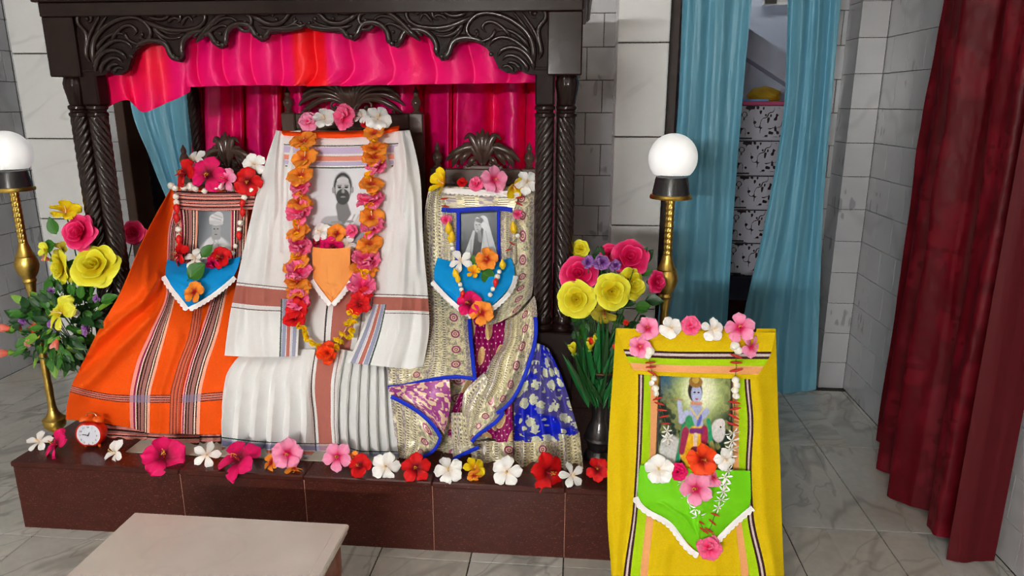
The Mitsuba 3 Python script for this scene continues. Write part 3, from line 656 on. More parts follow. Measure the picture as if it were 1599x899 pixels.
solo('paper_stack', 'pale blue papers lying at the edge of the chest of drawers top', 'paper', box(c[0] - .17, c[0] - .0, YD + .0, YD + .03, cz, cz + .012, .002), 'mat_blue_paper')
k = thing('staircase', 'underside of a staircase sloping down to the right behind the doorway', 'staircase')
p1, p2 = at(1172, 46, 5.1), at(1236, 88, 5.1)
sl = (p2[2] - p1[2]) / (p2[0] - p1[0])
xa_, xb_ = p1[0] - .55, p2[0] + .5
def slope_box(xa, xb, y0, y1, top, th):
    z = lambda x: p1[2] + sl * (x - p1[0]) + top
    v = [(xa, y0, z(xa)), (xb, y0, z(xb)), (xb, y0, z(xb) - th), (xa, y0, z(xa) - th)]; v += [(a, y1, c_) for a, _, c_ in v]
    return np.array(v), np.array([[0, 2, 1], [0, 3, 2], [4, 5, 6], [4, 6, 7], [0, 1, 5], [0, 5, 4], [3, 6, 2], [3, 7, 6], [0, 4, 7], [0, 7, 3], [1, 2, 6], [1, 6, 5]])
part(k, 'stringer', slope_box(xa_, xb_, 5.1, 5.49, 0, .18), 'mat_back_plaster')
part(k, 'landing_face', slope_box(xa_, xb_, 5.2, 5.49, -.19, .35), 'mat_back_plaster')
mat('window_dark', S(70, 66, 60), .4)
q = at(1205, 4, 5.49)
k = thing('window_1', kind='structure'); put(k, box(q[0] - .06, q[0] + .14, 5.47, 5.5, q[2] - .02, q[2] + .3, .004), 'mat_white_paint')
part(k, 'pane', box(q[0] - .05, q[0] + .03, 5.462, 5.47, q[2] - .01, q[2] + .28), 'mat_window_dark')
# dark room: a cupboard with a few books
cb = thing('bookcase', 'dark wooden bookcase in the unlit room left of the canopy', 'bookcase')
xs0, xs1, yy = -2.62, -1.75, 4.45
part(cb, 'back', box(xs0, xs1, yy + .28, yy + .3, 0, 2.0), 'mat_wood')
for x in (xs0, xs1 - .03, (xs0 + xs1) / 2): part(cb, 'upright', box(x, x + .03, yy, yy + .28, 0, 2.0, .003), 'mat_wood')
for z in (.05, .45, .85, 1.22, 1.6, 1.97): part(cb, 'shelf', box(xs0, xs1, yy + .004, yy + .28, z, z + .025, .003), 'mat_wood')
mat('book_grey', S(150, 150, 156), .7); mat('book_blue', S(74, 90, 120), .7); mat('book_brown', S(110, 86, 70), .7)
bx = -2.28
for lab, w, h, m in (('grey book standing on the bookcase shelf, widest of the row', .07, .2, 'mat_book_grey'), ('narrow brown book beside the wide grey book', .04, .22, 'mat_book_brown'), ('blue book at the end of the short row on the bookcase', .05, .18, 'mat_book_blue')):
    k = thing('book', lab, 'book', 'books on the bookcase')
    part(k, 'pages', box(bx + .004, bx + w - .004, yy + .055, yy + .2, .878, .875 + h - .004), 'mat_white_paint')
    part(k, 'cover', cat(box(bx, bx + .004, yy + .05, yy + .2, .875, .875 + h), box(bx + w - .004, bx + w, yy + .05, yy + .2, .875, .875 + h), box(bx, bx + w, yy + .05, yy + .055, .875, .875 + h)), m)
    bx += w + .002
k = thing('storage_box', 'pale grey box on the middle shelf of the dark bookcase', 'box')
part(k, 'body', box(-2.26, -2.06, yy + .03, yy + .25, 1.2455, 1.36, .006), 'mat_book_grey'); part(k, 'lid', box(-2.265, -2.055, yy + .025, yy + .255, 1.36, 1.378, .004), 'mat_book_grey')

# ---------------------------------------------------------------- cloth materials
PINK, MAUVE, DARK, CREAM = S(238, 150, 140), S(168, 116, 110), S(52, 26, 28), S(236, 214, 196)
def weave(p): return 0.92 + 0.16 * noise(p.x * 420, p.y * 420, p.z * 420)
def gamcha(s):
    return bands(s, [(0, .17, PINK), (.17, .26, S(150, 36, 84)), (.26, .32, CREAM), (.32, .40, DARK), (.40, .47, MAUVE), (.47, .52, DARK), (.52, .68, MAUVE), (.68, .73, DARK), (.73, .79, CREAM), (.79, .84, DARK), (.84, 1, S(244, 176, 150))], PINK)
def orange_tex(p, n, uv):
    u, v = uv.x, uv.y
    c = mi.Color3f(S(238, 82, 4))
    w = (v - .835) / .033
    inw = (w > 0) & (w < 1)
    c = dr.select(inw, bands(w, [(0, .1, DARK), (.1, .3, S(206, 110, 96)), (.3, .38, DARK), (.38, .6, S(206, 120, 104)), (.6, .68, DARK), (.68, .9, S(206, 110, 96)), (.9, 1, DARK)], PINK), c)
    for a, b_ in ((.30, .40), (.70, .82)):
        s = (u - a) / (b_ - a)
        c = dr.select((s > 0) & (s < 1), mix(gamcha(s), S(130, 130, 170), dr.select(inw, .5, 0.0)), c)
    s = (u - .55) / .06
    c = dr.select((s > 0) & (s < 1), bands(s * 4 - dr.floor(s * 4), [(0, .35, S(120, 52, 44))], S(212, 100, 70)), c)
    return c * weave(p)
def border_tex(p, n, uv):
    y = uv.y * 2.0 - dr.floor(uv.y * 2.0)
    return bands(y, [(0, .2, DARK), (.2, .42, MAUVE), (.42, .56, PINK), (.56, .68, DARK), (.68, .84, S(206, 150, 140))], S(226, 140, 128)) * weave(p)
def strip_tex(p, n, uv): return gamcha(uv.x * .8 + .12) * weave(p)
mat('orange', S(238, 82, 4), .75, proc(orange_tex), sheen=.15, specular=.2)
mat('orange_border', PINK, .75, proc(border_tex), specular=.2)
mat('orange_strip', PINK, .75, proc(strip_tex), specular=.2)
mat('orange_plain', S(248, 74, 10), .7, specular=.2)
WHITE, BRICK = S(229, 230, 229), S(176, 104, 92)
def white_weave(p): return 0.96 + 0.07 * noise(p.x * 420, p.y * 420, p.z * 420)
def lapel_tex(p, n, uv):
    u, v = uv.x, uv.y
    c = mi.Color3f(WHITE)
    b_ = (v - .70) / .075
    c = dr.select((b_ > 0) & (b_ < 1), mi.Color3f(BRICK), c)
    c = dr.select(((b_ > -.18) & (b_ < -.12)) | ((b_ > 1.22) & (b_ < 1.28)), mi.Color3f(S(120, 100, 104)), c)
    s = (u - .72) / .26
    st = bands(s, [(0, .09, S(70, 84, 84)), (.12, .34, S(150, 154, 182)), (.38, .58, S(186, 110, 96)), (.62, .70, S(206, 200, 214)), (.72, .94, S(150, 154, 178))], WHITE)
    c = dr.select((s > 0) & (s < 1) & (v > .74), st, c)
    return c * white_weave(p)
def skirt_tex(p, n, uv):
    u, v = uv.x, uv.y
    c = mi.Color3f(WHITE)
    h = (v - .845) / .155
    hem = bands(h, [(0, .07, S(54, 84, 82)), (.12, .2, S(190, 192, 206)), (.2, .5, S(152, 156, 190)), (.55, .78, S(190, 112, 92)), (.80, .86, S(120, 118, 130)), (.93, .97, S(120, 118, 130))], S(228, 228, 230))
    c = dr.select(h > 0, hem, c)
    s = (u - .56) / .09
    c = dr.select((s > 0) & (s < 1), dr.select(h > 0, mix(hem, BRICK, .55), mi.Color3f(BRICK)), c)
    c = dr.select((s > -.27) & (s < -.19), mi.Color3f(S(72, 66, 70)), c)
    c = dr.select((s > 1.19) & (s < 1.25), mi.Color3f(S(160, 150, 150)), c)
    return c * white_weave(p)
def top_tex(p, n, uv):
    v = uv.y
    return bands(v, [(.34, .38, S(110, 112, 112)), (.40, .60, S(198, 186, 216)), (.60, .66, WHITE), (.66, .80, S(222, 144, 126)), (.82, .93, S(188, 180, 210)), (.965, 1.0, S(90, 96, 98))], WHITE) * white_weave(p)
mat('lapel', WHITE, .8, proc(lapel_tex), specular=.2); mat('skirt', WHITE, .8, proc(skirt_tex), specular=.2); mat('top_band', WHITE, .8, proc(top_tex), specular=.2)
mat('white_cloth', WHITE, .8, specular=.2); mat('lace', S(244, 242, 240), .8, specular=.2)
mat('peach', S(248, 160, 84), .7, specular=.2); mat('bib_blue', S(0, 148, 222), .6, specular=.25, sheen=.2); mat('bib_lime', S(112, 206, 14), .6, specular=.25, sheen=.2)
def gold_tex(p, n, uv):
    x, y = uv.x, uv.y
    px_ = x / .172 - dr.floor(x / .172); row = y / .066; py_ = row - dr.floor(row)
    fine = noise(x * 300, y * 520, 2.0); vine = smoothstep(.5, .56, noise(x * 95, y * 95, 6.0))
    c = mix(S(236, 228, 190), S(150, 142, 120), smoothstep(.4, .62, fine) * .75)
    lane = (px_ > .52) & (px_ < .84)
    c = dr.select(lane, mix(c, S(232, 222, 186), .5 * (1 - vine)) * (1 - .30 * vine), c)
    ch = dr.sin(y * 620) * .5 + .5
    c = dr.select(((px_ > .10) & (px_ < .15)) | ((px_ > .26) & (px_ < .31)) | ((px_ > .42) & (px_ < .47)), mix(S(236, 228, 190), S(110, 100, 104), ch), c)
    c = dr.select((px_ < .06) | (px_ > .88) | ((px_ > .17) & (px_ < .24)), mix(S(150, 140, 150), S(206, 196, 170), smoothstep(.35, .6, noise(x * 260, y * 260, 1.0))), c)
    r = dr.sqrt(dr.square((px_ - .68) * .172) + dr.square((py_ - .5) * .066))
    c = dr.select(r < .0165, mi.Color3f(S(158, 70, 112)), c)
    c = dr.select((r < .0105) & (r > .007), mi.Color3f(S(226, 206, 170)), c)
    c = dr.select((r < .004), mi.Color3f(S(214, 180, 150)), c)
    return c
def magenta_tex(p, n, uv):
    x, y = uv.x, uv.y
    c = mix(S(150, 4, 96), S(128, 0, 76), fbm(x * 30, y * 30, 1.0, 2))
    r = dr.floor(y / .017); gx = x / .020 + .5 * (r - 2 * dr.floor(r / 2)); fx, fy = gx - dr.floor(gx) - .5, y / .017 - r - .5
    c = dr.select(dr.square(fx * .020) + dr.square(fy * .017) < .0028 ** 2, mi.Color3f(S(238, 190, 214)), c)
    r2 = dr.floor(y / .075); g2 = x / .085 + .5 * (r2 - 2 * dr.floor(r2 / 2)) + .3; ex, ey = (g2 - dr.floor(g2) - .5) * .085, (y / .075 - r2 - .5) * .075
    q = dr.square((ex + ey * .25) / .017) + dr.square(ey / .028)
    c = dr.select(q < 1, mix(S(196, 150, 96), S(230, 204, 150), noise(x * 400, y * 400, 2.0)), c)
    return dr.select((q > .8) & (q < 1), mi.Color3f(S(232, 206, 150)), c)
def blue_tex(p, n, uv):
    x, y = uv.x, uv.y
    d1, d2, r = voronoi(x * 17, y * 17)
    pet = smoothstep(.40, .36, d1 + .30 * (noise(x * 120, y * 120, r * 7) - .4)) * smoothstep(.25, .3, r)
    leaf = smoothstep(.60, .64, noise(x * 75 + r * 4, y * 75, 3.0)) * smoothstep(.22, .34, d2 - d1)
    m = dr.maximum(pet, leaf)
    c = mix(S(14, 40, 205), S(20, 24, 160), fbm(x * 20, y * 20, 3.0, 2))
    c = mix(c, S(96, 84, 110), smoothstep(.5, .6, noise(x * 14 + 5, y * 14, 8.0)) * .6)
    return mix(c, mix(S(226, 228, 196), S(190, 194, 168), noise(x * 300, y * 300, 4.0)), m)
def purple_tex(p, n, uv):
    x, y = uv.x, uv.y
    v = smoothstep(.62, .67, noise(x * 75, y * 75, 3.0)); v2 = smoothstep(.64, .7, noise(x * 150, y * 150, 5.0))
    return mix(S(150, 54, 132), S(222, 190, 160), dr.maximum(v, v2 * .8))
for nm, fn, base in (('gold', gold_tex, S(200, 190, 150)), ('magenta', magenta_tex, S(150, 4, 90)), ('silk_blue', blue_tex, S(20, 40, 200)), ('purple', purple_tex, S(150, 54, 132))):
    mat(nm, base, .36, proc(fn), specular=.5, metallic=.22 if nm == 'gold' else .05, sheen=.2)
mat('edge_blue', S(18, 46, 190), .6, specular=.25)
def yellow_tex(p, n, uv):
    u, v = uv.x, uv.y
    Y_, LM, SAL = S(216, 186, 0), S(168, 206, 10), S(232, 164, 108)
    c = mi.Color3f(Y_)
    c = bands(u, [(.145, .158, DARK), (.158, .170, S(206, 190, 190)), (.170, .183, DARK), (.183, .232, LM), (.232, .272, SAL),
                  (.772, .806, SAL), (.806, .850, LM), (.850, .863, DARK), (.863, .876, S(206, 190, 190)), (.876, .889, DARK)], Y_)
    for a in (.835, .842, .852, .862): c = dr.select((v > a) & (v < a + .003) & ((u < .27) | (u > .80)), mi.Color3f(S(70, 62, 30)), c)
    return c * weave(p)
def flap_tex(p, n, uv):
    return bands(uv.y, [(.50, .545, DARK), (.545, .60, S(206, 190, 190)), (.60, .65, DARK), (.65, .78, S(168, 206, 10)), (.78, .92, S(232, 164, 108))], S(216, 186, 0)) * weave(p)
mat('yellow', S(234, 208, 0), .75, proc(yellow_tex), specular=.2); mat('yellow_flap', S(234, 208, 0), .75, proc(flap_tex), specular=.2)
mat('frame_dark', S(46, 40, 38), .4)

def lace(parent, pts, w, Y, m='mat_lace', n=None, name='lace_edging', period=7.0):
    """A scalloped lace edging along a line of photo points, w pixels wide to its right-hand side."""
    P = curve(pts, 90); d = np.gradient(P, axis=0); d /= np.linalg.norm(d, axis=1, keepdims=True); nr = np.stack([-d[:, 1], d[:, 0]], 1)
    s = np.concatenate([[0], np.cumsum(np.linalg.norm(np.diff(P, axis=0), axis=1))])
    ww = w * (.72 + .28 * np.abs(np.sin(math.pi * s / period)))
    rows = [P - nr * 1.0, P + nr * ww[:, None] * .4, P + nr * ww[:, None] * .7, P + nr * ww[:, None]]
    Ys = np.interp(s / s[-1], np.linspace(0, 1, len(np.atleast_1d(Y))), np.atleast_1d(Y))
    G = np.stack([at(R[:, 0], R[:, 1], Ys + o) for R, o in zip(rows, (0, -.003, .001, -.002))])
    V, F, UV = grid(G, .0012)
    part(parent, name, (V, F), m, True)
def ribbon(parent, pts, w, Y, m, name='blue_edging', off=0.0):
    P = curve(pts, 50); d = np.gradient(P, axis=0); d /= np.linalg.norm(d, axis=1, keepdims=True); nr = np.stack([-d[:, 1], d[:, 0]], 1)
    Ys = np.interp(np.linspace(0, 1, 50), np.linspace(0, 1, len(np.atleast_1d(Y))), np.atleast_1d(Y)) + off
    G = np.stack([at(*(P - nr * w / 2).T, Ys), at(*P.T, Ys - .003), at(*(P + nr * w / 2).T, Ys)])
    V, F, UV = grid(G, .003)
    part(parent, name, (V, F), m, True)

mat('mat_grey', S(168, 166, 152), .85)
# ---------------------------------------------------------------- mat on the platform
solo('floor_mat', 'thin greyish cloth mat lying on the platform under the draped cloths', 'mat', box(-1.62, -.62, 2.205, 2.85, ZP, ZP + .004, .001), 'mat_mat_grey')

# ---------------------------------------------------------------- orange cloth over the left throne
oc = thing('draped_cloth', 'orange cotton cloth with striped borders draped over the left throne and its portrait', 'cloth')
U8 = [0, .30, .40, .55, .61, .70, .82, 1]
R = [[(270, 292), (283, 292), (300, 292), (322, 292), (335, 292), (350, 293), (370, 293), (400, 294)],
     [(226, 372), (262, 372), (280, 372), (318, 370), (332, 370), (352, 370), (372, 370), (404, 370)],
     [(191, 452), (260, 455), (275, 455), (306, 455), (320, 455), (334, 452), (356, 450), (390, 452)],
     [(152, 520), (234, 520), (260, 520), (296, 520), (311, 520), (313, 520), (341, 520), (380, 520)],
     [(129, 568), (212, 572), (246, 572), (277, 574), (293, 574), (295, 574), (324, 572), (370, 570)],
     [(111, 606), (203, 622), (235, 622), (266, 622), (283, 622), (285, 622), (314, 620), (362, 616)],
     [(103, 655), (204, 668), (234, 676), (265, 677), (281, 677), (283, 677), (312, 678), (358, 678)]]
D = [[2.74] * 8, [2.48, 2.64, 2.66, 2.67, 2.67, 2.67, 2.67, 2.67], [2.305, 2.44, 2.48, 2.52, 2.54, 2.55, 2.56, 2.56], [2.30, 2.335, 2.36, 2.39, 2.40, 2.41, 2.42, 2.43],
     [2.31, 2.32, 2.325, 2.335, 2.34, 2.34, 2.35, 2.36], [2.325, 2.305, 2.30, 2.305, 2.305, 2.305, 2.31, 2.32], [2.37, 2.30, 2.285, 2.28, 2.28, 2.28, 2.285, 2.30]]
rows = [[(x, y, d) for (x, y), d in zip(r, dd)] for r, dd in zip(R, D)]
def fold_o(U, V):
    return (crease(U, V, .02, .62, .22, .38, .028, -.024) + crease(U, V, .0, .78, .26, .42, .035, .022) + crease(U, V, .03, .86, .25, .55, .04, -.024) + crease(U, V, .05, .95, .27, .68, .05, .012)
            + crease(U, V, .12, .3, .16, .5, .03, -.010) + crease(U, V, .33, .7, .30, 1, .04, .008) + crease(U, V, .48, .62, .47, 1, .04, -.012) + crease(U, V, .66, .6, .64, 1, .03, .010) + bumpy(U, V, 6, 6, .012, 31))
put_net(oc, None, net(rows, 120, 120, U8, [0, .2, .43, .60, .72, .85, 1], fold_o), 'mat_orange')
f = lambda U, V: pleat(U, V, 3, .006) + bumpy(U, V, 8, 3, .006, 5)
put_net(oc, 'hem_border', net([[(146, 650, 2.36), (190, 655, 2.35), (232, 664, 2.34)], [(163, 692, 2.31), (195, 692, 2.30), (229, 690, 2.30)]], 40, 14, None, None, f, uvs=(1, 1.2)), 'mat_orange_border')
put_net(oc, 'hem_border', net([[(228, 670, 2.335), (270, 671, 2.33), (313, 671, 2.335)], [(228, 708, 2.25), (270, 712, 2.243), (310, 711, 2.25)]], 40, 14, None, None, f, uvs=(1, 1.0)), 'mat_orange_border')
put_net(oc, 'hem_border', net([[(308, 671, 2.34), (330, 670, 2.34), (346, 670, 2.34)], [(308, 706, 2.265), (330, 709, 2.265), (345, 707, 2.27)]], 40, 14, None, None, f, uvs=(1, 1.0)), 'mat_orange_border')
# striped folds around the portrait
f = lambda U, V: bumpy(U, V, 4, 5, .006, 8) + pleat(U, V, 1.5, .002)
put_net(oc, 'fold_band', net([[(271, 297, 2.68), (330, 300, 2.675), (398, 298, 2.68)], [(273, 312, 2.665), (330, 315, 2.66), (398, 313, 2.665)], [(280, 326, 2.66), (330, 329, 2.655), (397, 327, 2.66)]], 50, 16, None, None, f, .006, uvs=(1, 1.3)), 'mat_orange_border')
put_net(oc, 'fold_strip', net([[(279, 324, 2.665), (309, 327, 2.665)], [(283, 365, 2.62), (308, 365, 2.62)], [(275, 410, 2.565), (305, 412, 2.565)]], 24, 30, None, None, f, .005), 'mat_orange_strip')
put_net(oc, 'fold_strip', net([[(361, 327, 2.665), (387, 325, 2.665)], [(361, 365, 2.62), (385, 365, 2.62)], [(361, 412, 2.565), (383, 410, 2.565)]], 24, 30, None, None, f, .005), 'mat_orange_strip')
bb = thing('bib_cloth', 'bright blue cloth bib with white lace tied under the left portrait', 'cloth')
f = lambda U, V: bumpy(U, V, 4, 4, .014, 3)
put_net(bb, None, net([[(262, 405, 2.555), (315, 412, 2.545), (376, 400, 2.57)], [(259, 430, 2.47), (310, 430, 2.48), (366, 430, 2.52)], [(269, 447, 2.435), (308, 448, 2.445), (346, 448, 2.47)], [(281, 463, 2.415), (302, 464, 2.425), (322, 464, 2.435)], [(293, 480, 2.40), (295, 481, 2.40), (298, 481, 2.40)]], 50, 40, None, None, f), 'mat_bib_blue')
lace(bb, [(258, 430), (269, 448), (282, 465), (295, 482)], 8, [2.46, 2.425, 2.39])
lace(bb, [(295, 480), (320, 467), (344, 450), (366, 431)], 7, [2.39, 2.42, 2.455, 2.505])

# ---------------------------------------------------------------- white cloth over the central throne
wc = thing('draped_cloth', 'white cotton shawl and pleated cloth with brick red bands on the central throne', 'cloth')
def fold_s(U, V):
    def knife(x, r): f = x - np.floor(x); return np.where(f < r, f / r, (1 - f) / (1 - r))
    right = knife(6.5 * np.clip((U - .66) / .34, 0, 1) ** .9 + .25 * np.sin(2.2 * V), .86) * np.clip((U - .66) * 40, 0, 1)
    left = knife(5.6 * np.clip(.545 - U, 0, 1) / .545 + .3 * np.sin(2.5 * V + 1), .72) * np.clip((.55 - U) * 40, 0, 1)
    return -(right * (.030 + .026 * V) + left * (.02 + .06 * V) * np.clip(V * 2.5, 0, 1)) + bumpy(U, V, 9, 3, .012, 41)
rows = [[(384, 545, 2.40), (440, 545, 2.38), (499, 545, 2.36), (527, 545, 2.36), (570, 553, 2.37), (606, 560, 2.40)],
        [(352, 592, 2.34), (420, 600, 2.315), (492, 606, 2.30), (517, 606, 2.30), (568, 608, 2.30), (612, 612, 2.33)],
        [(347, 640, 2.32), (418, 648, 2.295), (496, 652, 2.285), (517, 652, 2.285), (568, 660, 2.285), (617, 665, 2.31)],
        [(348, 692, 2.31), (420, 698, 2.285), (499, 700, 2.275), (520, 700, 2.275), (570, 712, 2.27), (622, 712, 2.295)],
        [(349, 712, 2.305), (420, 712, 2.28), (500, 714, 2.27), (521, 714, 2.27), (570, 724, 2.262), (624, 724, 2.29)]]
put_net(wc, None, net(rows, 260, 90, [0, .27, .56, .65, .82, 1], [0, .3, .6, .9, 1], fold_s), 'mat_skirt')
def fold_l(U, V): return bumpy(U, V, 4, 5, .016, 17) + crease(U, V, .2, .1, .45, .6, .07, -.012) + crease(U, V, .5, 0, .7, .5, .05, .010) + crease(U, V, .1, .5, .3, 1, .06, .012) + crease(U, V, .15, .0, .45, .35, .05, -.016) + crease(U, V, .5, .0, .75, .3, .05, .012) + crease(U, V, .2, .3, .1, .95, .06, -.012) + crease(U, V, .4, .55, .5, 1, .06, -.008)
rows = [[(432, 203, 2.735), (448, 205, 2.72), (470, 203, 2.72)], [(404, 292, 2.66), (436, 292, 2.64), (468, 292, 2.66)], [(385, 372, 2.58), (426, 375, 2.555), (470, 380, 2.58)],
        [(369, 445, 2.48), (415, 450, 2.45), (470, 455, 2.48)], [(358, 500, 2.40), (412, 505, 2.36), (468, 505, 2.38)], [(351, 555, 2.335), (410, 557, 2.305), (465, 556, 2.325)]]
put_net(wc, 'left_fall', net(rows, 70, 100, [0, .48, 1], [0, .26, .48, .70, .85, 1], fold_l), 'mat_lapel')
rows = [[(640, 203, 2.735), (606, 205, 2.72), (583, 203, 2.72)], [(658, 292, 2.66), (625, 292, 2.64), (588, 292, 2.66)], [(661, 372, 2.58), (628, 375, 2.555), (584, 380, 2.58)],
        [(669, 466, 2.46), (625, 464, 2.43), (583, 463, 2.46)], [(671, 507, 2.40), (622, 505, 2.36), (570, 505, 2.38)], [(660, 578, 2.335), (607, 573, 2.30), (543, 566, 2.315)]]
M = net(rows, 70, 100, [0, .48, 1], [0, .26, .48, .70, .85, 1], fold_l)
def flip(M): return M[0], M[1][:, ::-1], M[2]
rows_f = [[(x, y, d) for (x, y, d) in r[::-1]] for r in rows]
Mr = net(rows_f, 70, 100, [0, .52, 1], [0, .26, .48, .70, .85, 1], lambda U, V: fold_l(1 - U, V))
Mr[2][:, 0] = 1 - Mr[2][:, 0]
put_net(wc, 'right_fall', Mr, 'mat_lapel')
# middle panel with the upright brick stripe
def panel_tex(p, n, uv):
    s = (uv.x - .52) / .26
    return bands(s, [(-.32, -.24, S(72, 66, 70)), (-.2, 0, WHITE), (0, 1, BRICK), (1.25, 1.33, S(150, 140, 140))], WHITE) * white_weave(p)
mat('panel', WHITE, .8, proc(panel_tex), specular=.2)
put_net(wc, 'middle_panel', net([[(452, 380, 2.62), (520, 380, 2.615), (590, 380, 2.62)], [(455, 440, 2.55), (522, 440, 2.535), (588, 440, 2.55)], [(455, 500, 2.45), (516, 500, 2.43), (585, 500, 2.45)], [(455, 562, 2.385), (512, 562, 2.37), (570, 562, 2.385)]], 60, 60, None, None, lambda U, V: bumpy(U, V, 5, 4, .012, 6)), 'mat_panel')
f = lambda U, V: bumpy(U, V, 5, 2, .008, 12)
put_net(wc, 'top_fold', net([[(436, 208, 2.725), (520, 210, 2.715), (636, 205, 2.725)], [(440, 232, 2.70), (520, 235, 2.69), (630, 231, 2.70)], [(446, 260, 2.685), (520, 263, 2.675), (622, 260, 2.685)]], 60, 24, None, None, f, .006), 'mat_top_band')
solo('folded_cloth', 'narrow bright orange folded cloth lying along the top of the central portrait', 'cloth',
     *(lambda M: ((M[0], M[1]), 'mat_orange_plain', True))(net([[(440, 203, 2.745), (530, 205, 2.73), (624, 196, 2.74)], [(441, 207, 2.70), (530, 210, 2.69), (622, 201, 2.70)], [(444, 211, 2.695), (530, 215, 2.685), (610, 207, 2.695)]], 50, 14, None, None, f, .008)))
bb = thing('bib_cloth', 'peach cloth bib with a white V-shaped lace edge under the central portrait', 'cloth')
put_net(bb, None, net([[(488, 385, 2.56), (518, 388, 2.55), (548, 385, 2.56)], [(490, 438, 2.50), (518, 440, 2.485), (545, 440, 2.50)], [(496, 447, 2.485), (518, 448, 2.475), (539, 448, 2.485)], [(504, 456, 2.47), (518, 457, 2.465), (532, 457, 2.47)], [(511, 465, 2.46), (518, 466, 2.455), (525, 465, 2.46)], [(517.5, 473, 2.45), (518, 474, 2.45), (518.5, 473, 2.45)]], 40, 40, None, None, lambda U, V: bumpy(U, V, 7, 7, .010, 8)), 'mat_peach')
lace(bb, [(489, 436), (504, 457), (518, 474)], 7, [2.495, 2.46, 2.44]); lace(bb, [(518, 474), (533, 457), (546, 438)], 7, [2.44, 2.46, 2.495])

# ---------------------------------------------------------------- silk sari over the right throne
sa = thing('draped_sari', 'silk sari with gold brocade borders, magenta and blue fields, draped over the right throne', 'sari')
def goldfold(seed, a=.008): return lambda U, V: bumpy(U, V, 4, 4, a * 2.6, seed) + pleat(U, V, 2.2, a * .6)
def sheet(name, rows, m, uvs, fold, nu=60, nv=60, us=None, vs=None):
    return put_net(sa, name, net(rows, nu, nv, us, vs, fold, .003, uvs), m)
put_net(sa, None, net([[(672, 290, 2.74), (750, 292, 2.735), (836, 290, 2.74)], [(664, 380, 2.66), (750, 380, 2.66), (834, 380, 2.66)], [(660, 470, 2.56), (750, 480, 2.56), (831, 455, 2.56)], [(650, 560, 2.44), (750, 570, 2.42), (826, 560, 2.44)], [(632, 650, 2.36), (750, 650, 2.35), (830, 650, 2.36)], [(628, 722, 2.32), (750, 735, 2.30), (836, 738, 2.32)]],
               90, 90, None, None, lambda U, V: pleat(U, V, 6, .008) * V + bumpy(U, V, 6, 6, .012, 3), .003, (.36, .95)), 'mat_gold')
sheet('left_panel', [[(672, 292, 2.715), (690, 300, 2.70), (712, 318, 2.70)], [(663, 340, 2.68), (690, 350, 2.65), (716, 350, 2.655)], [(661, 420, 2.61), (692, 430, 2.58), (722, 430, 2.60)], [(664, 490, 2.50), (697, 492, 2.46), (733, 492, 2.48)], [(660, 545, 2.38), (700, 545, 2.36), (738, 545, 2.37)], [(645, 602, 2.30), (695, 594, 2.285), (743, 590, 2.29)]], 'mat_gold', (.176, .7), goldfold(5), 60, 100)
sheet('left_panel_tail', [[(606, 572, 2.325), (640, 575, 2.32), (668, 575, 2.315)], [(607, 603, 2.31), (640, 598, 2.30), (668, 592, 2.295)]], 'mat_gold', (.17, .07), goldfold(6), 30, 16)
ribbon(sa, [(606, 605), (640, 600), (690, 590), (742, 592)], 6, [2.31, 2.298, 2.28, 2.285], 'mat_edge_blue', off=-.006)
ribbon(sa, [(733, 498), (737, 545), (742, 592)], 6, [2.475, 2.365, 2.285], 'mat_edge_blue', off=-.008)
sheet('magenta_pleats', [[(730, 495, 2.50), (760, 495, 2.48), (800, 490, 2.50)], [(734, 570, 2.38), (765, 570, 2.37), (800, 560, 2.38)], [(705, 645, 2.30), (740, 640, 2.31), (780, 640, 2.32)], [(700, 680, 2.295), (740, 680, 2.30), (790, 690, 2.31)]], 'mat_magenta', (.20, .42), lambda U, V: pleat(U, V, 3.2, .014, .6) + bumpy(U, V, 5, 4, .01, 2), 80, 60)
sheet('right_panel', [[(774, 296, 2.71), (802, 300, 2.70), (835, 292, 2.71)], [(778, 350, 2.66), (806, 350, 2.65), (834, 350, 2.66)], [(776, 420, 2.58), (806, 420, 2.56), (834, 415, 2.58)], [(768, 470, 2.51), (800, 462, 2.485), (833, 445, 2.51)], [(755, 508, 2.46), (792, 497, 2.43), (830, 462, 2.46)]], 'mat_gold', (.17, .52), goldfold(9, .010), 60, 70)
# swoop of pleated border falling to the left
sheet('pleated_swoop', [[(790, 500, 2.42), (812, 488, 2.39), (834, 462, 2.36)], [(786, 535, 2.37), (812, 520, 2.345), (838, 505, 2.32)], [(769, 560, 2.33), (800, 560, 2.31), (828, 565, 2.31)], [(756, 588, 2.30), (788, 602, 2.28), (806, 618, 2.30)], [(748, 610, 2.28), (768, 632, 2.262), (778, 644, 2.27)]], 'mat_gold', (.176, .42), lambda U, V: pleat(U, V, 2.5, .016, 1) + bumpy(U, V, 5, 5, .014, 4), 60, 70)
ribbon(sa, [(836, 495), (836, 530), (824, 575), (803, 620), (776, 645)], 6, [2.315, 2.31, 2.305, 2.285, 2.262], 'mat_edge_blue', off=-.014)
sheet('pleated_swoop', [[(756, 582, 2.30), (768, 600, 2.285), (776, 615, 2.28)], [(724, 617, 2.275), (752, 640, 2.262), (780, 650, 2.265)], [(722, 640, 2.268), (742, 660, 2.255), (762, 668, 2.26)], [(728, 665, 2.262), (734, 684, 2.25), (738, 690, 2.252)]], 'mat_gold', (.176, .24), goldfold(12, .007), 40, 40)
ribbon(sa, [(786, 643), (780, 653), (762, 668), (737, 690)], 6, [2.262, 2.25, 2.245], 'mat_edge_blue', off=-.010)
sheet('pleated_swoop', [[(705, 645, 2.268), (718, 644, 2.262), (728, 648, 2.262)], [(706, 690, 2.255), (722, 695, 2.248), (740, 695, 2.25)], [(708, 714, 2.245), (724, 706, 2.242), (744, 698, 2.245)]], 'mat_gold', (.1, .16), goldfold(13, .006), 30, 30)
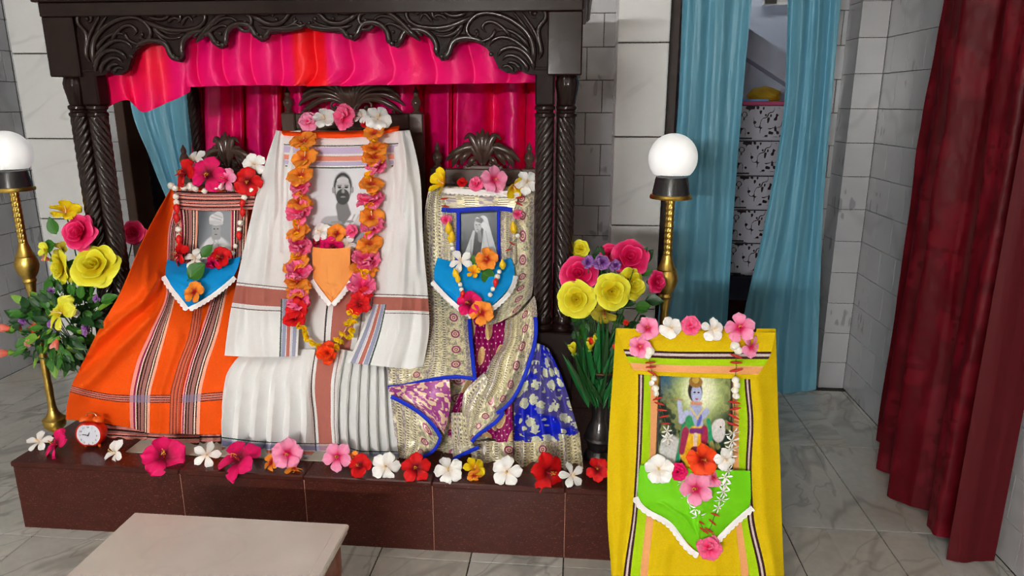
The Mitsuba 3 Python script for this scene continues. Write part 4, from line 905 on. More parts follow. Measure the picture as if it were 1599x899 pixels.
ribbon(sa, [(708, 717), (726, 708), (748, 698)], 6, [2.24, 2.235, 2.235], 'mat_edge_blue', off=-.008)
# purple flap and the gold panel below it, left
sheet('lower_gold_panel', [[(611, 622, 2.275), (650, 640, 2.265), (690, 690, 2.265)], [(616, 670, 2.265), (650, 685, 2.25), (676, 702, 2.25)], [(622, 714, 2.25), (640, 716, 2.24), (658, 712, 2.245)]], 'mat_gold', (.16, .22), goldfold(14, .008), 40, 40)
sheet('purple_flap', [[(607, 604, 2.29), (650, 598, 2.28), (702, 592, 2.28)], [(611, 617, 2.27), (655, 620, 2.255), (704, 625, 2.265)], [(640, 632, 2.26), (672, 645, 2.245), (700, 655, 2.26)], [(672, 660, 2.25), (686, 668, 2.24), (694, 678, 2.25)]], 'mat_purple', (.2, .16), goldfold(15, .006), 50, 40)
ribbon(sa, [(611, 619), (640, 634), (670, 657), (688, 682)], 6, [2.262, 2.25, 2.24, 2.24], 'mat_edge_blue', off=-.008)
ribbon(sa, [(688, 682), (680, 700), (658, 714)], 5, [2.24, 2.238, 2.235], 'mat_edge_blue', off=-.006)
# blue flowered skirt and its gold hem, right
def skf(U, V): return pleat(U, V, 3.6, .022, .9) * (.4 + .6 * V) + bumpy(U, V, 5, 5, .008, 25)
sheet('blue_skirt', [[(835, 535, 2.315), (846, 538, 2.31), (856, 545, 2.31)], [(815, 590, 2.305), (850, 590, 2.30), (878, 592, 2.30)], [(803, 640, 2.30), (850, 640, 2.29), (893, 640, 2.295)], [(803, 690, 2.285), (855, 690, 2.27), (903, 676, 2.28)]], 'mat_silk_blue', (.27, .42), skf, 100, 60)
sheet('gold_hem', [[(800, 688, 2.285), (855, 688, 2.27), (904, 674, 2.28)], [(800, 715, 2.27), (855, 715, 2.255), (908, 710, 2.265)], [(798, 745, 2.255), (855, 744, 2.24), (911, 740, 2.25)]], 'mat_gold', (.27, .13), lambda U, V: skf(U, 1 + 0 * V), 100, 24)
sheet('gold_hem', [[(738, 690, 2.29), (770, 688, 2.28), (802, 690, 2.285)], [(735, 735, 2.26), (770, 738, 2.25), (800, 742, 2.255)]], 'mat_gold', (.13, .13), goldfold(19, .010), 50, 24)
sheet('magenta_fold', [[(776, 645, 2.30), (788, 640, 2.295), (800, 628, 2.30)], [(776, 690, 2.278), (788, 690, 2.272), (801, 688, 2.278)]], 'mat_magenta', (.06, .12), goldfold(20, .004), 20, 24)
# folds around the portrait
f = lambda U, V: bumpy(U, V, 6, 3, .006, 4) + pleat(U, V, 1.6, .003)
put_net(sa, 'fold_band', net([[(690, 296, 2.685), (750, 298, 2.675), (812, 296, 2.685)], [(694, 312, 2.668), (750, 313, 2.66), (808, 312, 2.668)], [(698, 328, 2.66), (750, 328, 2.652), (803, 328, 2.66)]], 50, 20, None, None, f, .006, (.06, .088)), 'mat_gold')
ribbon(sa, [(690, 327), (720, 328), (750, 326), (800, 328)], 7, [2.655, 2.648, 2.655], 'mat_edge_blue')
ribbon(sa, [(716, 330), (716, 365), (714, 412)], 6, [2.652, 2.61, 2.56], 'mat_edge_blue'); ribbon(sa, [(779, 330), (779, 365), (780, 412)], 5, [2.652, 2.61, 2.56], 'mat_edge_blue')
put_net(sa, 'fold_strip', net([[(692, 328, 2.668), (714, 329, 2.665)], [(691, 370, 2.62), (713, 370, 2.615)], [(690, 412, 2.575), (712, 412, 2.57)]], 20, 30, None, None, f, .004, (.05, .3)), 'mat_gold')
put_net(sa, 'fold_strip', net([[(782, 329, 2.665), (806, 328, 2.668)], [(782, 370, 2.615), (806, 370, 2.62)], [(783, 412, 2.57), (806, 412, 2.565)]], 20, 30, None, None, f, .004, (.05, .3)), 'mat_gold')
lace(sa, [(690, 294), (730, 296), (770, 298), (812, 300)], 9, [2.668, 2.658, 2.665], name='lace_top')
bb = thing('bib_cloth', 'bright blue cloth bib with lace edge under the right portrait on the sari', 'cloth')
put_net(bb, None, net([[(684, 402, 2.58), (742, 412, 2.555), (798, 402, 2.57)], [(678, 425, 2.535), (742, 430, 2.51), (804, 425, 2.53)], [(678, 442, 2.505), (742, 450, 2.475), (799, 442, 2.50)], [(699, 460, 2.465), (742, 468, 2.445), (784, 462, 2.455)], [(716, 476, 2.435), (744, 482, 2.425), (768, 477, 2.43)], [(740, 492, 2.415), (744, 493, 2.415), (750, 492, 2.415)]], 60, 50, None, None, lambda U, V: bumpy(U, V, 6, 4, .018, 7) + pleat(U, V, 2.4, .006)), 'mat_bib_blue')
lace(bb, [(677, 438), (698, 461), (716, 477), (738, 492)], 7, [2.505, 2.455, 2.425, 2.405]); lace(bb, [(752, 492), (770, 478), (788, 462), (803, 430)], 7, [2.405, 2.42, 2.445, 2.515])

# ---------------------------------------------------------------- yellow cloth over the picture on the right
yc = thing('draped_cloth', 'bright yellow cloth with dark and salmon stripes draped over a picture stand', 'cloth')
def yy(y, o=0.0): return 1.99 - .11 * (y - 513) / 386 + o
UY = [0, .145, .183, .232, .272, .5, .772, .806, .850, .889, 1]
def yrow(y, xs, dy=None): return [(x, y + (0 if dy is None else dy[i]), yy(y)) for i, x in enumerate(xs)]
rows = [yrow(513, [962, 985, 995, 1005, 1015, 1080, 1150, 1158, 1170, 1182, 1212]),
        yrow(590, [957, 997, 1006, 1016, 1027, 1085, 1143, 1151, 1163, 1172, 1214]),
        yrow(660, [952, 996, 1004, 1016, 1027, 1085, 1145, 1154, 1168, 1177, 1216]),
        yrow(730, [949, 993, 1001, 1014, 1026, 1085, 1146, 1154, 1165, 1174, 1219]),
        yrow(800, [949, 988, 996, 1010, 1022, 1085, 1148, 1157, 1167, 1177, 1221]),
        yrow(899, [955, 974, 985, 1000, 1012, 1085, 1158, 1170, 1186, 1197, 1225]),
        yrow(990, [958, 968, 980, 996, 1010, 1085, 1164, 1176, 1194, 1206, 1230])]
for r in rows:
    for j in (0, 10): r[j] = (r[j][0], r[j][1], r[j][2] + .03)
def fold_y(U, V): return bumpy(U, V, 5, 5, .012, 51) + crease(U, V, .04, .3, .10, 1, .03, .010) + crease(U, V, .93, .2, .95, 1, .025, -.010) + (crease(U, V, .35, .75, .33, 1, .03, -.010) + crease(U, V, .62, .78, .66, 1, .04, -.010)) + crease(U, V, .02, .35, .3, .45, .03, .004)
put_net(yc, None, net(rows, 120, 100, UY, [0, .17, .32, .47, .62, .83, 1], fold_y, .004), 'mat_yellow')
f = lambda U, V: bumpy(U, V, 4, 3, .005, 9)
put_net(yc, 'top_flap', net([[(963, 512, yy(513, -.004)), (1085, 516, yy(513, -.012)), (1211, 519, yy(513, -.004))], [(974, 545, yy(545, -.012)), (1085, 549, yy(545, -.02)), (1205, 549, yy(545, -.012))], [(993, 584, yy(584, -.012)), (1085, 589, yy(584, -.022)), (1179, 592, yy(584, -.012))]], 60, 40, None, None, f, .005), 'mat_yellow_flap')
bb = thing('bib_cloth', 'lime green cloth bib with white scalloped lace on the yellow draped picture', 'cloth')
o = -.02
put_net(bb, None, net([[(1000, 726, yy(726, o)), (1085, 732, yy(726, o - .02)), (1172, 735, yy(735, o))], [(996, 776, yy(776, o)), (1085, 776, yy(776, o - .02)), (1173, 776, yy(776, o))], [(1012, 794, yy(793, o)), (1085, 794, yy(793, o - .02)), (1168, 794, yy(793, o))], [(1035, 808, yy(808, o)), (1085, 808, yy(808, o - .018)), (1150, 808, yy(808, o))], [(1064, 836, yy(836, o)), (1090, 836, yy(836, o - .012)), (1122, 836, yy(836, o))], [(1090, 862, yy(862, o)), (1096, 862, yy(862, o)), (1102, 862, yy(862, o))]],
                      70, 60, None, None, lambda U, V: bumpy(U, V, 6, 5, .014, 3) + crease(U, V, .2, .3, .45, .8, .04, -.008) + crease(U, V, .6, .3, .5, .95, .04, -.008)), 'mat_bib_lime')
lace(bb, [(996, 775), (1015, 797), (1045, 814), (1065, 838), (1092, 864)], 9, [yy(775, -.028), yy(800, -.028), yy(864, -.03)], period=9)
lace(bb, [(1102, 864), (1122, 838), (1150, 810), (1174, 790)], 9, [yy(864, -.03), yy(830, -.028), yy(790, -.028)], period=9)
# stand and easel legs behind it
st = thing('picture_stand', 'dark wooden stand hidden behind the yellow draped picture', 'stand')
c = at(1088, 700, 2.06)
for s in (-1, 1): part(st, 'leg', tube([(c[0] + s * .17, 2.05, 0), (c[0] + s * .15, 2.035, .74)], .014, 10), 'mat_wood', 40)
part(st, 'shelf', box(c[0] - .17, c[0] + .17, 1.995, 2.05, .30, .32, .003), 'mat_wood')

# ---------------------------------------------------------------- framed pictures
class Paint:
    """Flat print: soft shapes laid over each other in the picture's own uv."""
    def __init__(s, u, v, bg): s.u, s.v, s.c = u, v, mi.Color3f(bg) if not isinstance(bg, mi.Color3f) else bg
    def ell(s, cx, cy, rx, ry, col, soft=.12, rot=0.0):
        x, y = s.u - cx, s.v - cy; c, d = math.cos(rot), math.sin(rot)
        q = dr.sqrt(dr.square((x * c + y * d) / rx) + dr.square((y * c - x * d) / ry))
        s.c = mix(s.c, col, smoothstep(1 + soft, 1 - soft, q)); return s
    def cap(s, x0, y0, x1, y1, r0, r1, col, soft=.012):
        dx, dy = x1 - x0, y1 - y0
        t = dr.clip(((s.u - x0) * dx + (s.v - y0) * dy) / (dx * dx + dy * dy), 0, 1)
        d = dr.sqrt(dr.square(s.u - x0 - t * dx) + dr.square(s.v - y0 - t * dy)) - (r0 + (r1 - r0) * t)
        s.c = mix(s.c, col, smoothstep(soft, -soft, d)); return s
def G(g, b=3): return S(g - b, g, g + b)
def print_monk(p, n, uv):
    u, v = uv.x, uv.y
    P = Paint(u, v, mix(G(92, 6), G(158, 7), smoothstep(.15, .6, u + .25 * v)))
    P.ell(.57, .92, .50, .38, G(212)).ell(.55, .70, .32, .20, G(226)).cap(.50, .50, .62, .50, .07, .07, G(170)).ell(.56, .37, .125, .165, G(172))
    P.ell(.56, .20, .20, .11, G(232)).ell(.62, .14, .13, .08, G(222)).cap(.40, .26, .72, .27, .035, .03, G(206)).cap(.42, .16, .70, .22, .008, .008, G(170)).cap(.48, .11, .72, .17, .008, .008, G(180)).ell(.505, .375, .028, .012, G(80)).ell(.60, .375, .028, .012, G(80)).cap(.55, .38, .55, .43, .012, .02, G(168))
    P.ell(.55, .475, .045, .012, G(120)).cap(.52, .55, .40, .92, .010, .016, G(170)).cap(.60, .56, .66, .95, .008, .014, G(178)).cap(.30, .70, .22, .98, .012, .02, G(176)).cap(.82, .70, .88, .98, .012, .02, G(186)).cap(.45, .56, .58, .64, .01, .01, G(188))
    return P.c
def print_sage(p, n, uv):
    u, v = uv.x, uv.y
    P = Paint(u, v, mix(G(216, 6), G(236, 4), smoothstep(.0, .5, v) * .5 + .3 * noise(u * 3, v * 3, 1.0)))
    P.ell(.48, .97, .42, .32, G(168)).cap(.30, .68, .70, .66, .09, .09, G(176)).cap(.47, .48, .50, .60, .075, .085, G(120))
    P.ell(.478, .255, .112, .17, G(52)).ell(.478, .285, .090, .150, G(186)).ell(.478, .37, .082, .092, G(58)).ell(.480, .372, .028, .012, G(130)).ell(.480, .345, .05, .014, G(50)).ell(.480, .375, .034, .007, G(120))
    P.ell(.44, .262, .024, .011, G(50)).ell(.52, .262, .024, .011, G(50)).cap(.42, .243, .455, .240, .006, .005, G(60)).cap(.505, .24, .54, .243, .005, .006, G(60)).cap(.482, .265, .482, .31, .010, .018, G(150)).ell(.365, .29, .018, .04, G(150)).ell(.592, .29, .018, .04, G(150)).ell(.478, .18, .07, .035, G(196))
    P.cap(.64, .55, .38, .99, .035, .08, G(232)).cap(.70, .60, .46, 1.0, .03, .05, G(214)).cap(.62, .58, .40, .98, .006, .010, G(150)).cap(.21, .82, .16, 1.0, .05, .06, G(140)).cap(.20, .76, .27, .98, .01, .014, G(84)).cap(.79, .78, .76, .98, .01, .014, G(90)).ell(.40, .66, .07, .014, G(150)).ell(.56, .655, .05, .014, G(150))
    return P.c
def print_lady(p, n, uv):
    u, v = uv.x, uv.y
    P = Paint(u, v, mix(G(70, 5), G(54, 5), v + .1 * noise(u * 4, v * 4, 1.0)))
    P.cap(.60, .24, .70, .98, .12, .28, G(196, 4)).cap(.38, .42, .22, .95, .035, .11, G(190, 4)).cap(.52, .25, .42, 1.0, .10, .09, G(50)).cap(.46, .20, .70, .36, .05, .06, G(206, 4))
    P.ell(.47, .30, .088, .125, G(168)).cap(.44, .20, .55, .22, .03, .04, G(40)).ell(.43, .285, .022, .010, G(40)).ell(.505, .285, .020, .010, G(40)).cap(.46, .29, .455, .335, .007, .012, G(138)).ell(.465, .370, .030, .009, G(90)).cap(.50, .42, .53, .55, .04, .05, G(120))
    P.cap(.66, .40, .80, .95, .008, .014, G(166)).cap(.60, .45, .62, .95, .007, .012, G(172)).cap(.32, .55, .30, .95, .007, .010, G(150))
    return P.c
def print_garden(p, n, uv):
    u, v = uv.x, uv.y
    f = fbm(u * 16, v * 19, 2.0, 3)
    P = Paint(u, v, mix(mix(S(30, 50, 40), S(122, 128, 78), smoothstep(.38, .66, f)), S(48, 92, 120), smoothstep(.35, .0, v + u * .4)))
    P.ell(.56, .17, .34, .27, S(190, 208, 130), .6).ell(.56, .16, .22, .19, S(238, 242, 206), .5)
    P.ell(.17, .78, .15, .16, S(206, 208, 206)).ell(.10, .70, .07, .06, S(196, 198, 196)).ell(.82, .56, .10, .12, S(214, 212, 210)).ell(.86, .48, .06, .05, S(222, 216, 214)).ell(.14, .72, .012, .012, S(50, 40, 40)).ell(.855, .52, .012, .012, S(50, 40, 40))
    P.cap(.33, .50, .26, .92, .02, .03, S(30, 140, 96)).cap(.68, .46, .74, .88, .03, .035, S(40, 150, 104)).cap(.72, .70, .80, .92, .03, .03, S(150, 146, 80))
    P.cap(.50, .36, .50, .60, .10, .10, S(168, 178, 214)).cap(.36, .40, .30, .46, .045, .04, S(176, 184, 218)).cap(.30, .46, .26, .27, .035, .028, S(182, 188, 220)).cap(.60, .40, .66, .36, .045, .035, S(176, 184, 218)).cap(.40, .46, .46, .58, .05, .05, S(52, 150, 92)).cap(.56, .42, .52, .54, .03, .02, S(90, 96, 190)).cap(.30, .25, .20, .24, .008, .008, S(170, 130, 60))
    P.cap(.48, .60, .40, .80, .08, .10, S(236, 186, 40)).cap(.56, .60, .58, .82, .08, .06, S(240, 190, 36)).cap(.42, .80, .46, .98, .09, .06, S(230, 176, 36)).cap(.36, .58, .32, .78, .05, .04, S(156, 44, 82)).cap(.62, .56, .62, .66, .05, .05, S(160, 40, 74)).cap(.44, .57, .58, .57, .03, .03, S(120, 40, 110)).cap(.50, .62, .50, .72, .03, .02, S(226, 206, 190)).ell(.50, .76, .055, .03, S(130, 60, 90))
    P.ell(.49, .15, .105, .12, S(44, 36, 34)).ell(.51, .18, .078, .10, S(178, 186, 220)).ell(.50, .055, .10, .06, S(150, 110, 50)).ell(.50, .03, .05, .04, S(196, 160, 70)).ell(.482, .165, .018, .008, S(40, 30, 40)).ell(.54, .165, .018, .008, S(40, 30, 40)).ell(.512, .235, .022, .008, S(180, 70, 90)).cap(.44, .28, .57, .28, .02, .02, S(210, 150, 120)).cap(.42, .33, .52, .44, .012, .012, S(210, 190, 130)).cap(.60, .33, .52, .44, .012, .012, S(210, 190, 130))
    P.c = P.c * (.86 + .28 * noise(u * 60, v * 60, 3.0))
    return P.c
for nm, fn in (('monk', print_monk), ('sage', print_sage), ('lady', print_lady), ('garden', print_garden)):
    mat('print_' + nm, (.5, .5, .5), .18, proc(fn), specular=.4)
def picture(label, corners, Yt, Yb, m, grow=5):
    (x0, y0), (x1, y1), (x2, y2), (x3, y3) = corners   # top left, top right, bottom left, bottom right
    k = thing('framed_picture', label, 'picture')
    def q(g, o):
        e = (Yt - Yb) * g / (y2 - y0)
        return [[(x0 - g, y0 - g, Yt + o + e), (x1 + g, y1 - g, Yt + o + e)], [(x2 - g, y2 + g, Yb + o - e), (x3 + g, y3 + g, Yb + o - e)]]
    M = net(q(0, 0), 2, 2, thick=.001); part(k, 'print', (M[0], M[1]), m, True, uv=M[2])
    M = net(q(grow, .0025), 2, 2, thick=.012); part(k, 'frame', (M[0], M[1]), 'mat_frame_dark')
picture('black and white photograph of a robed man in a turban on the left throne', [(307, 325), (363, 325), (305, 412), (363, 412)], 2.668, 2.585, 'mat_print_monk')
picture('largest black and white photograph, a bearded bare-shouldered man with a white shawl', [(474, 258), (604, 256), (474, 394), (604, 392)], 2.685, 2.605, 'mat_print_sage', 14)
picture('black and white photograph of a seated woman in a white veil on the right throne', [(716, 326), (781, 326), (714, 414), (782, 414)], 2.668, 2.582, 'mat_print_lady', 3)
picture('coloured devotional picture of a standing figure in yellow and green among trees', [(1033, 586), (1141, 590), (1027, 736), (1142, 738)], yy(588, -.010), yy(736, -.022), 'mat_print_garden', 3)

# ---------------------------------------------------------------- flowers
scene['mat_petal'] = {'type': 'twosided', 'bsdf': {'type': 'principled', 'base_color': {'type': 'mesh_attribute', 'name': 'vertex_color'}, 'roughness': .62, 'sheen': .35, 'specular': .25}}
def leaf_tex(p, n, uv):
    rib = smoothstep(.06, .0, dr.abs(uv.y - .5)) + .5 * smoothstep(.12, .0, dr.abs(dr.sin((uv.x * 9 + dr.abs(uv.y - .5) * 5) * 3.14)))
    return mix(S(38, 96, 26), S(86, 142, 44), .25 * fbm(p.x * 20, p.y * 20, p.z * 20, 2) + .35 * rib)
mat('leaf', S(40, 100, 30), .45, proc(leaf_tex), specular=.4)
mat('leaf_dark', S(20, 62, 22), .45, specular=.4); mat('leaf_light', S(112, 158, 50), .45, specular=.4); mat('grass', S(22, 96, 44), .45, specular=.4)
mat('stem', S(44, 84, 34), .6); mat('pollen', S(240, 196, 60), .8); mat('stamen_red', S(176, 20, 40), .6); mat('stamen_white', S(244, 226, 190), .6)
COL = {'white': (S(236, 226, 214), S(246, 246, 242), S(250, 250, 248)), 'red': (S(110, 0, 10), S(206, 8, 16), S(222, 22, 24)), 'magenta': (S(104, 0, 28), S(222, 6, 92), S(234, 24, 112)),
       'pink': (S(210, 24, 90), S(246, 134, 176), S(248, 168, 202)), 'hotpink': (S(214, 20, 84), S(240, 70, 130), S(248, 130, 170)), 'orange': (S(176, 20, 24), S(246, 140, 40), S(250, 158, 60)),
       'redorange': (S(150, 4, 6), S(240, 62, 14), S(248, 84, 28)), 'yellow': (S(228, 150, 6), S(246, 208, 10), S(250, 222, 30)), 'lemon': (S(206, 176, 10), S(226, 226, 44), S(240, 238, 90)),
       'rose': (S(190, 8, 64), S(226, 24, 98), S(246, 96, 150)), 'purple': (S(70, 24, 96), S(124, 66, 150), S(176, 130, 196)), 'olive': (S(120, 100, 20), S(176, 160, 40), S(200, 186, 60)), 'marigold': (S(226, 120, 0), S(250, 178, 10), S(252, 200, 20)),
       'peach': (S(226, 90, 60), S(240, 150, 140), S(246, 186, 176)), 'coral': (S(200, 20, 16), S(226, 44, 30), S(236, 70, 50))}
def petal_mesh(Lg, W, rise, back, edge, ruf, seed, col, nu=9, nv=9, slim=.22, r0=.06):
    rg = np.random.default_rng(seed)
    t = np.linspace(0, 1, nv)[:, None]; s = np.linspace(-1, 1, nu)[None]
    w = W * (slim + (1 - slim) * np.clip(t / .62, 0, 1) ** .85) * np.sqrt(np.clip(1 - np.clip((t - .6) / .4, 0, 1) ** 2.4, .0, 1) + .02)
    x = r0 + Lg * t * (1 - .06 * s * s * t) ; y = w * s
    z = rise * t - back * t * t + edge * s * s * (t * (1.2 - t)) + ruf * (np.sin(s * 5.3 + rg.uniform(0, 6)) + .7 * np.sin(s * 9.1 + rg.uniform(0, 6))) * t ** 2.2 + ruf * .7 * np.sin(t * 8 + rg.uniform(0, 6)) * (1 - s * s) * t
    V = np.stack([x + 0 * s, y + 0 * t, z], -1)
    a, b_, c = (np.array(k) for k in col); tt = np.clip(t[..., None] + 0 * s[..., None], 0, 1)
    f1 = np.clip((tt - .12) / .32, 0, 1); f2 = np.clip((tt - .4) / .6, 0, 1)
    C = (a * (1 - f1) + b_ * f1) * (1 - f2) + c * f2
    C = C * (.93 + .10 * rg.random((nv, nu, 1))) * (1 - .10 * np.abs(np.sin(s * 11))[..., None] * (.3 + .7 * t[..., None]))
    V, F, UV = grid(V)
    return V, F, np.clip(C.reshape(-1, 3), 0, 1)
_pl = {}
def petal_ply(kind, colour, seed):
    k = (kind, colour, seed)
    if k not in _pl:
        A = {'hib': (.95, .42, .52, .60, .07, .05), 'hibwide': (.94, .48, .50, .46, .12, .08), 'star': (.95, .30, .28, .36, .05, .015), 'dbl': (.80, .42, .25, .15, .10, .085), 'tube': (1.0, .40, .55, .05, .28, .02), 'slim': (1.0, .13, .2, .25, .02, .01)}[kind]
        V, F, C = petal_mesh(*A, seed, COL[colour]); _pl[k] = mikit.ply((V, F), None, True, color=C)
    return _pl[k]
_stam = {}
def stamen_ply(L=.62):
    if L not in _stam:
        P = curve([(0, 0, 0), (.02, .0, L * .6), (.10, .02, L)], 10); ms = [tube(P, np.linspace(.045, .022, 10), 7)]
        _stam[L] = mikit.ply(cat(*ms), None, 45)
        rg = np.random.default_rng(5); ms = []
        for i in range(14):
            q = P[6 + i % 4] + rg.normal(0, .05, 3); s_ = trimesh.creation.icosphere(1, .02); ms.append((np.array(s_.vertices) + q, np.array(s_.faces)))
        _stam[(L, 'p')] = mikit.ply(cat(*ms), None, True)
    return _stam[L], _stam[(L, 'p')]
_rng = np.random.default_rng(11)
def size_at(P, rpx): return rpx * float((np.asarray(P) - EYE) @ FW) / FOCAL
FACE = (-.02, -.86, .46)
def flower(px, py, Y, rpx, colour, label, n=FACE, roll=0, kind='hib', group=None, stam=True, petals=5, sx=1.0, name=None, catg='flower'):
    P = at(px, py, Y); r = size_at(P, rpx)
    k = thing(name or ('hibiscus_flower' if kind in ('hib', 'hibwide') else 'double_hibiscus_flower' if kind == 'dbl' else 'star_flower'), label, catg, group)
    n = np.asarray(n, float) + np.array([_rng.normal(0, .2), 0, _rng.normal(0, .16)])
    F = frame(P, n, roll, r) @ np.diag([sx, 1, 1, 1])
    if kind == 'dbl':
        for i in range(13):
            lay = 0 if i < 6 else (1 if i < 10 else 2)
            a = i * 60 + 25 * lay + _rng.uniform(-12, 12); t = (-8, 28, 58)[lay] + _rng.uniform(-8, 8); sc = (1, .82, .62)[lay]
            part(k, 'petal', petal_ply('dbl', colour, i % 4), 'mat_petal', to_world=TM(F @ rotz(a) @ roty(-t) @ np.diag([sc, sc, sc, 1])))
    else:
        for i in range(petals):
            a = i * 360 / petals + _rng.uniform(-5, 5)
            part(k, 'petal', petal_ply(kind, colour, i % 4), 'mat_petal', to_world=TM(F @ rotz(a) @ rotx(_rng.uniform(4, 22)) @ roty(_rng.uniform(-16, 12))))
    if stam and kind != 'dbl':
        a, b_ = stamen_ply()
        M = F @ rotz(_rng.uniform(0, 360))
        s_ = part(k, 'stamen', a, 'mat_stamen_white' if colour in ('white', 'yellow', 'lemon') else 'mat_stamen_red', to_world=TM(M)); part(s_, 'pollen', b_, 'mat_pollen', to_world=TM(M))
    return k
# leaves
def leaf_mesh(L, W, bend=.2, fold=.15, nu=5, nv=8):
    t = np.linspace(0, 1, nv)[:, None]; s = np.linspace(-1, 1, nu)[None]
    w = W * np.sin(np.pi * np.clip(t, 0, 1) ** .8) ** .9 + .004 * W
    V = np.stack([L * t + 0 * s, w * s, -bend * L * t * t + fold * W * np.abs(s) * (1 - t * .5)], -1)
    return grid(V, uv=np.stack([t + 0 * s, s * .5 + .5 + 0 * t], -1))
_lf = {}
def leaf_ply(W=.30, bend=.25, fold=.3):
    k = (W, bend, fold)
    if k not in _lf: V, F, UV = leaf_mesh(1.0, W, bend, fold); _lf[k] = mikit.ply((V, F), None, True, uv=UV)
    return _lf[k]
def leaf_at(parent, P, d, L, m='mat_leaf', W=.30, bend=.25, name='leaf', up=(0, -.6, .8)):
    x = np.asarray(d, float); x /= np.linalg.norm(x); z = np.asarray(up, float) - x * np.dot(up, x); z /= np.linalg.norm(z); y = np.cross(z, x)
    M = np.eye(4); M[:3, 0], M[:3, 1], M[:3, 2], M[:3, 3] = x * L, y * L, z * L, P
    part(parent, name, leaf_ply(W, bend), m, to_world=TM(M))
def loose_leaf(px, py, Y, L, ang, label, m='mat_leaf', W=.34):
    k = thing('green_leaf', label, 'leaf'); P = at(px, py, Y); a = math.radians(ang)
    leaf_at(k, P, (math.cos(a), .12, math.sin(a)), size_at(P, L), m, W, .12, 'blade', (0, -.95, .3))
    part(k, 'stalk', tube([P, P - size_at(P, L) * .2 * np.array([math.cos(a), .1, math.sin(a)])], .0012, 6), 'mat_stem')

GP = 'flowers laid along the front edge of the platform'
UPF = (.05, -.62, .78)
E1 = [  # along the platform edge, left to right
    (62, 690, 2.22, 20, 'white', 'white hibiscus at the far left corner of the platform', UPF, 100, 'star'), (91, 694, 2.18, 26, 'magenta', 'magenta hibiscus between the corner and the red clock', (-.55, -.7, .5), 40, 'hibwide'),
    (181, 707, 2.16, 24, 'white', 'white flower lying sideways just right of the red clock', (-.45, -.75, .45), 70, 'star'), (257, 713, 2.145, 34, 'magenta', 'large magenta hibiscus below the orange hem', (.15, -.55, .85), 20, 'hibwide'),
    (323, 710, 2.15, 22, 'white', 'white flower lying sideways below the meeting of orange and white cloth', (.5, -.75, .5), 60, 'star'), (374, 718, 2.135, 36, 'magenta', 'large magenta hibiscus with spread petals below the white cloth', (-.45, -.6, .65), 200, 'hib'),
    (450, 708, 2.16, 26, 'pink', 'pink hibiscus resting on orange flowers below the white cloth', FACE, 15, 'hibwide'), (425, 722, 2.15, 18, 'orange', 'orange flower tucked left under the pink hibiscus', (-.5, -.6, .6), 80, 'hib'), (461, 729, 2.13, 15, 'orange', 'folded orange bud hanging over the platform edge', (.3, -.5, -.3), 250, 'tube'),
    (528, 713, 2.155, 24, 'pink', 'pink hibiscus left of a red one below the brick striped cloth', FACE, 50, 'hib'), (553, 714, 2.17, 11, 'orange', 'small orange flower peeping between pink and red hibiscus', FACE, 10, 'hib'), (564, 728, 2.13, 21, 'red', 'rounded red hibiscus with tight petals right of the pink one', FACE, 30, 'hibwide'),
    (603, 728, 2.135, 24, 'white', 'white hibiscus below the right end of the white skirt', FACE, 70, 'hib'), (650, 731, 2.13, 25, 'red', 'red hibiscus below the gold sari panel', FACE, 90, 'hib'), (701, 734, 2.135, 24, 'white', 'white hibiscus left of the yellow flower on the edge', FACE, 35, 'hib'),
    (741, 731, 2.15, 19, 'yellow', 'yellow flower with an orange one folded over it', (.1, -.5, .85), 20, 'hib'), (741, 741, 2.125, 13, 'orange', 'orange flower in front of the yellow flower', (0, -.8, -.4), 60, 'hibwide'), (792, 736, 2.13, 25, 'white', 'white hibiscus below the blue flowered silk', FACE, 15, 'hib'),
    (855, 737, 2.13, 33, 'red', 'large red hibiscus near the right end of the sari hem', FACE, 95, 'hib'), (893, 742, 2.13, 22, 'white', 'white flower at the right end of the sari hem', (.3, -.8, .5), 20, 'star'), (934, 733, 2.15, 20, 'red', 'red hibiscus below the dark vase beside the yellow cloth', FACE, 60, 'hib')]
for a in E1: flower(*a[:5], a[5], a[6], a[7], a[8], GP)
GL = 'flowers on the left portrait'
for a in [(306, 250, 2.70, 20, 'white', 'white flower behind the red one at the top left of the left portrait', (-.4, -.8, .5), 60, 'star'), (291, 272, 2.655, 25, 'red', 'red hibiscus at the top left of the left portrait', (-.5, -.8, .35), 20, 'hibwide'), (327, 272, 2.64, 29, 'magenta', 'magenta hibiscus in the middle on top of the left portrait', (.2, -.9, .3), 70, 'hib'),
          (355, 281, 2.64, 20, 'pink', 'pale pink hibiscus on top of the left portrait', FACE, 20, 'hib'), (388, 284, 2.645, 24, 'red', 'red hibiscus at the top right of the left portrait', (.2, -.9, .3), 10, 'hibwide'), (398, 257, 2.68, 19, 'white', 'white hibiscus standing above the top right of the left portrait', FACE, 35, 'hib'),
          (306, 404, 2.52, 21, 'white', 'white five-petalled flower at the lower left of the left photograph', FACE, 25, 'star'), (281, 398, 2.53, 20, 'red', 'red flower hanging at the left side of the left photograph', (-.7, -.6, .3), 50, 'hib'), (347, 402, 2.525, 19, 'red', 'red hibiscus at the lower right of the left photograph', FACE, 40, 'hibwide'),
          (334, 413, 2.525, 17, 'magenta', 'magenta ruffled flower beside the red one on the blue bib', (-.3, -.8, -.2), 10, 'dbl'), (305, 456, 2.41, 19, 'orange', 'orange hibiscus at the tip of the left blue bib', FACE, 30, 'hibwide')]:
    flower(*a[:5], a[5], a[6], a[7], a[8], GL)
loose_leaf(316, 401, 2.515, 26, 50, 'green leaf above the white flower on the left photograph'); loose_leaf(297, 434, 2.455, 34, 45, 'broad green leaf lying on the left blue bib', W=.42)
GC = 'flowers on the central portrait'
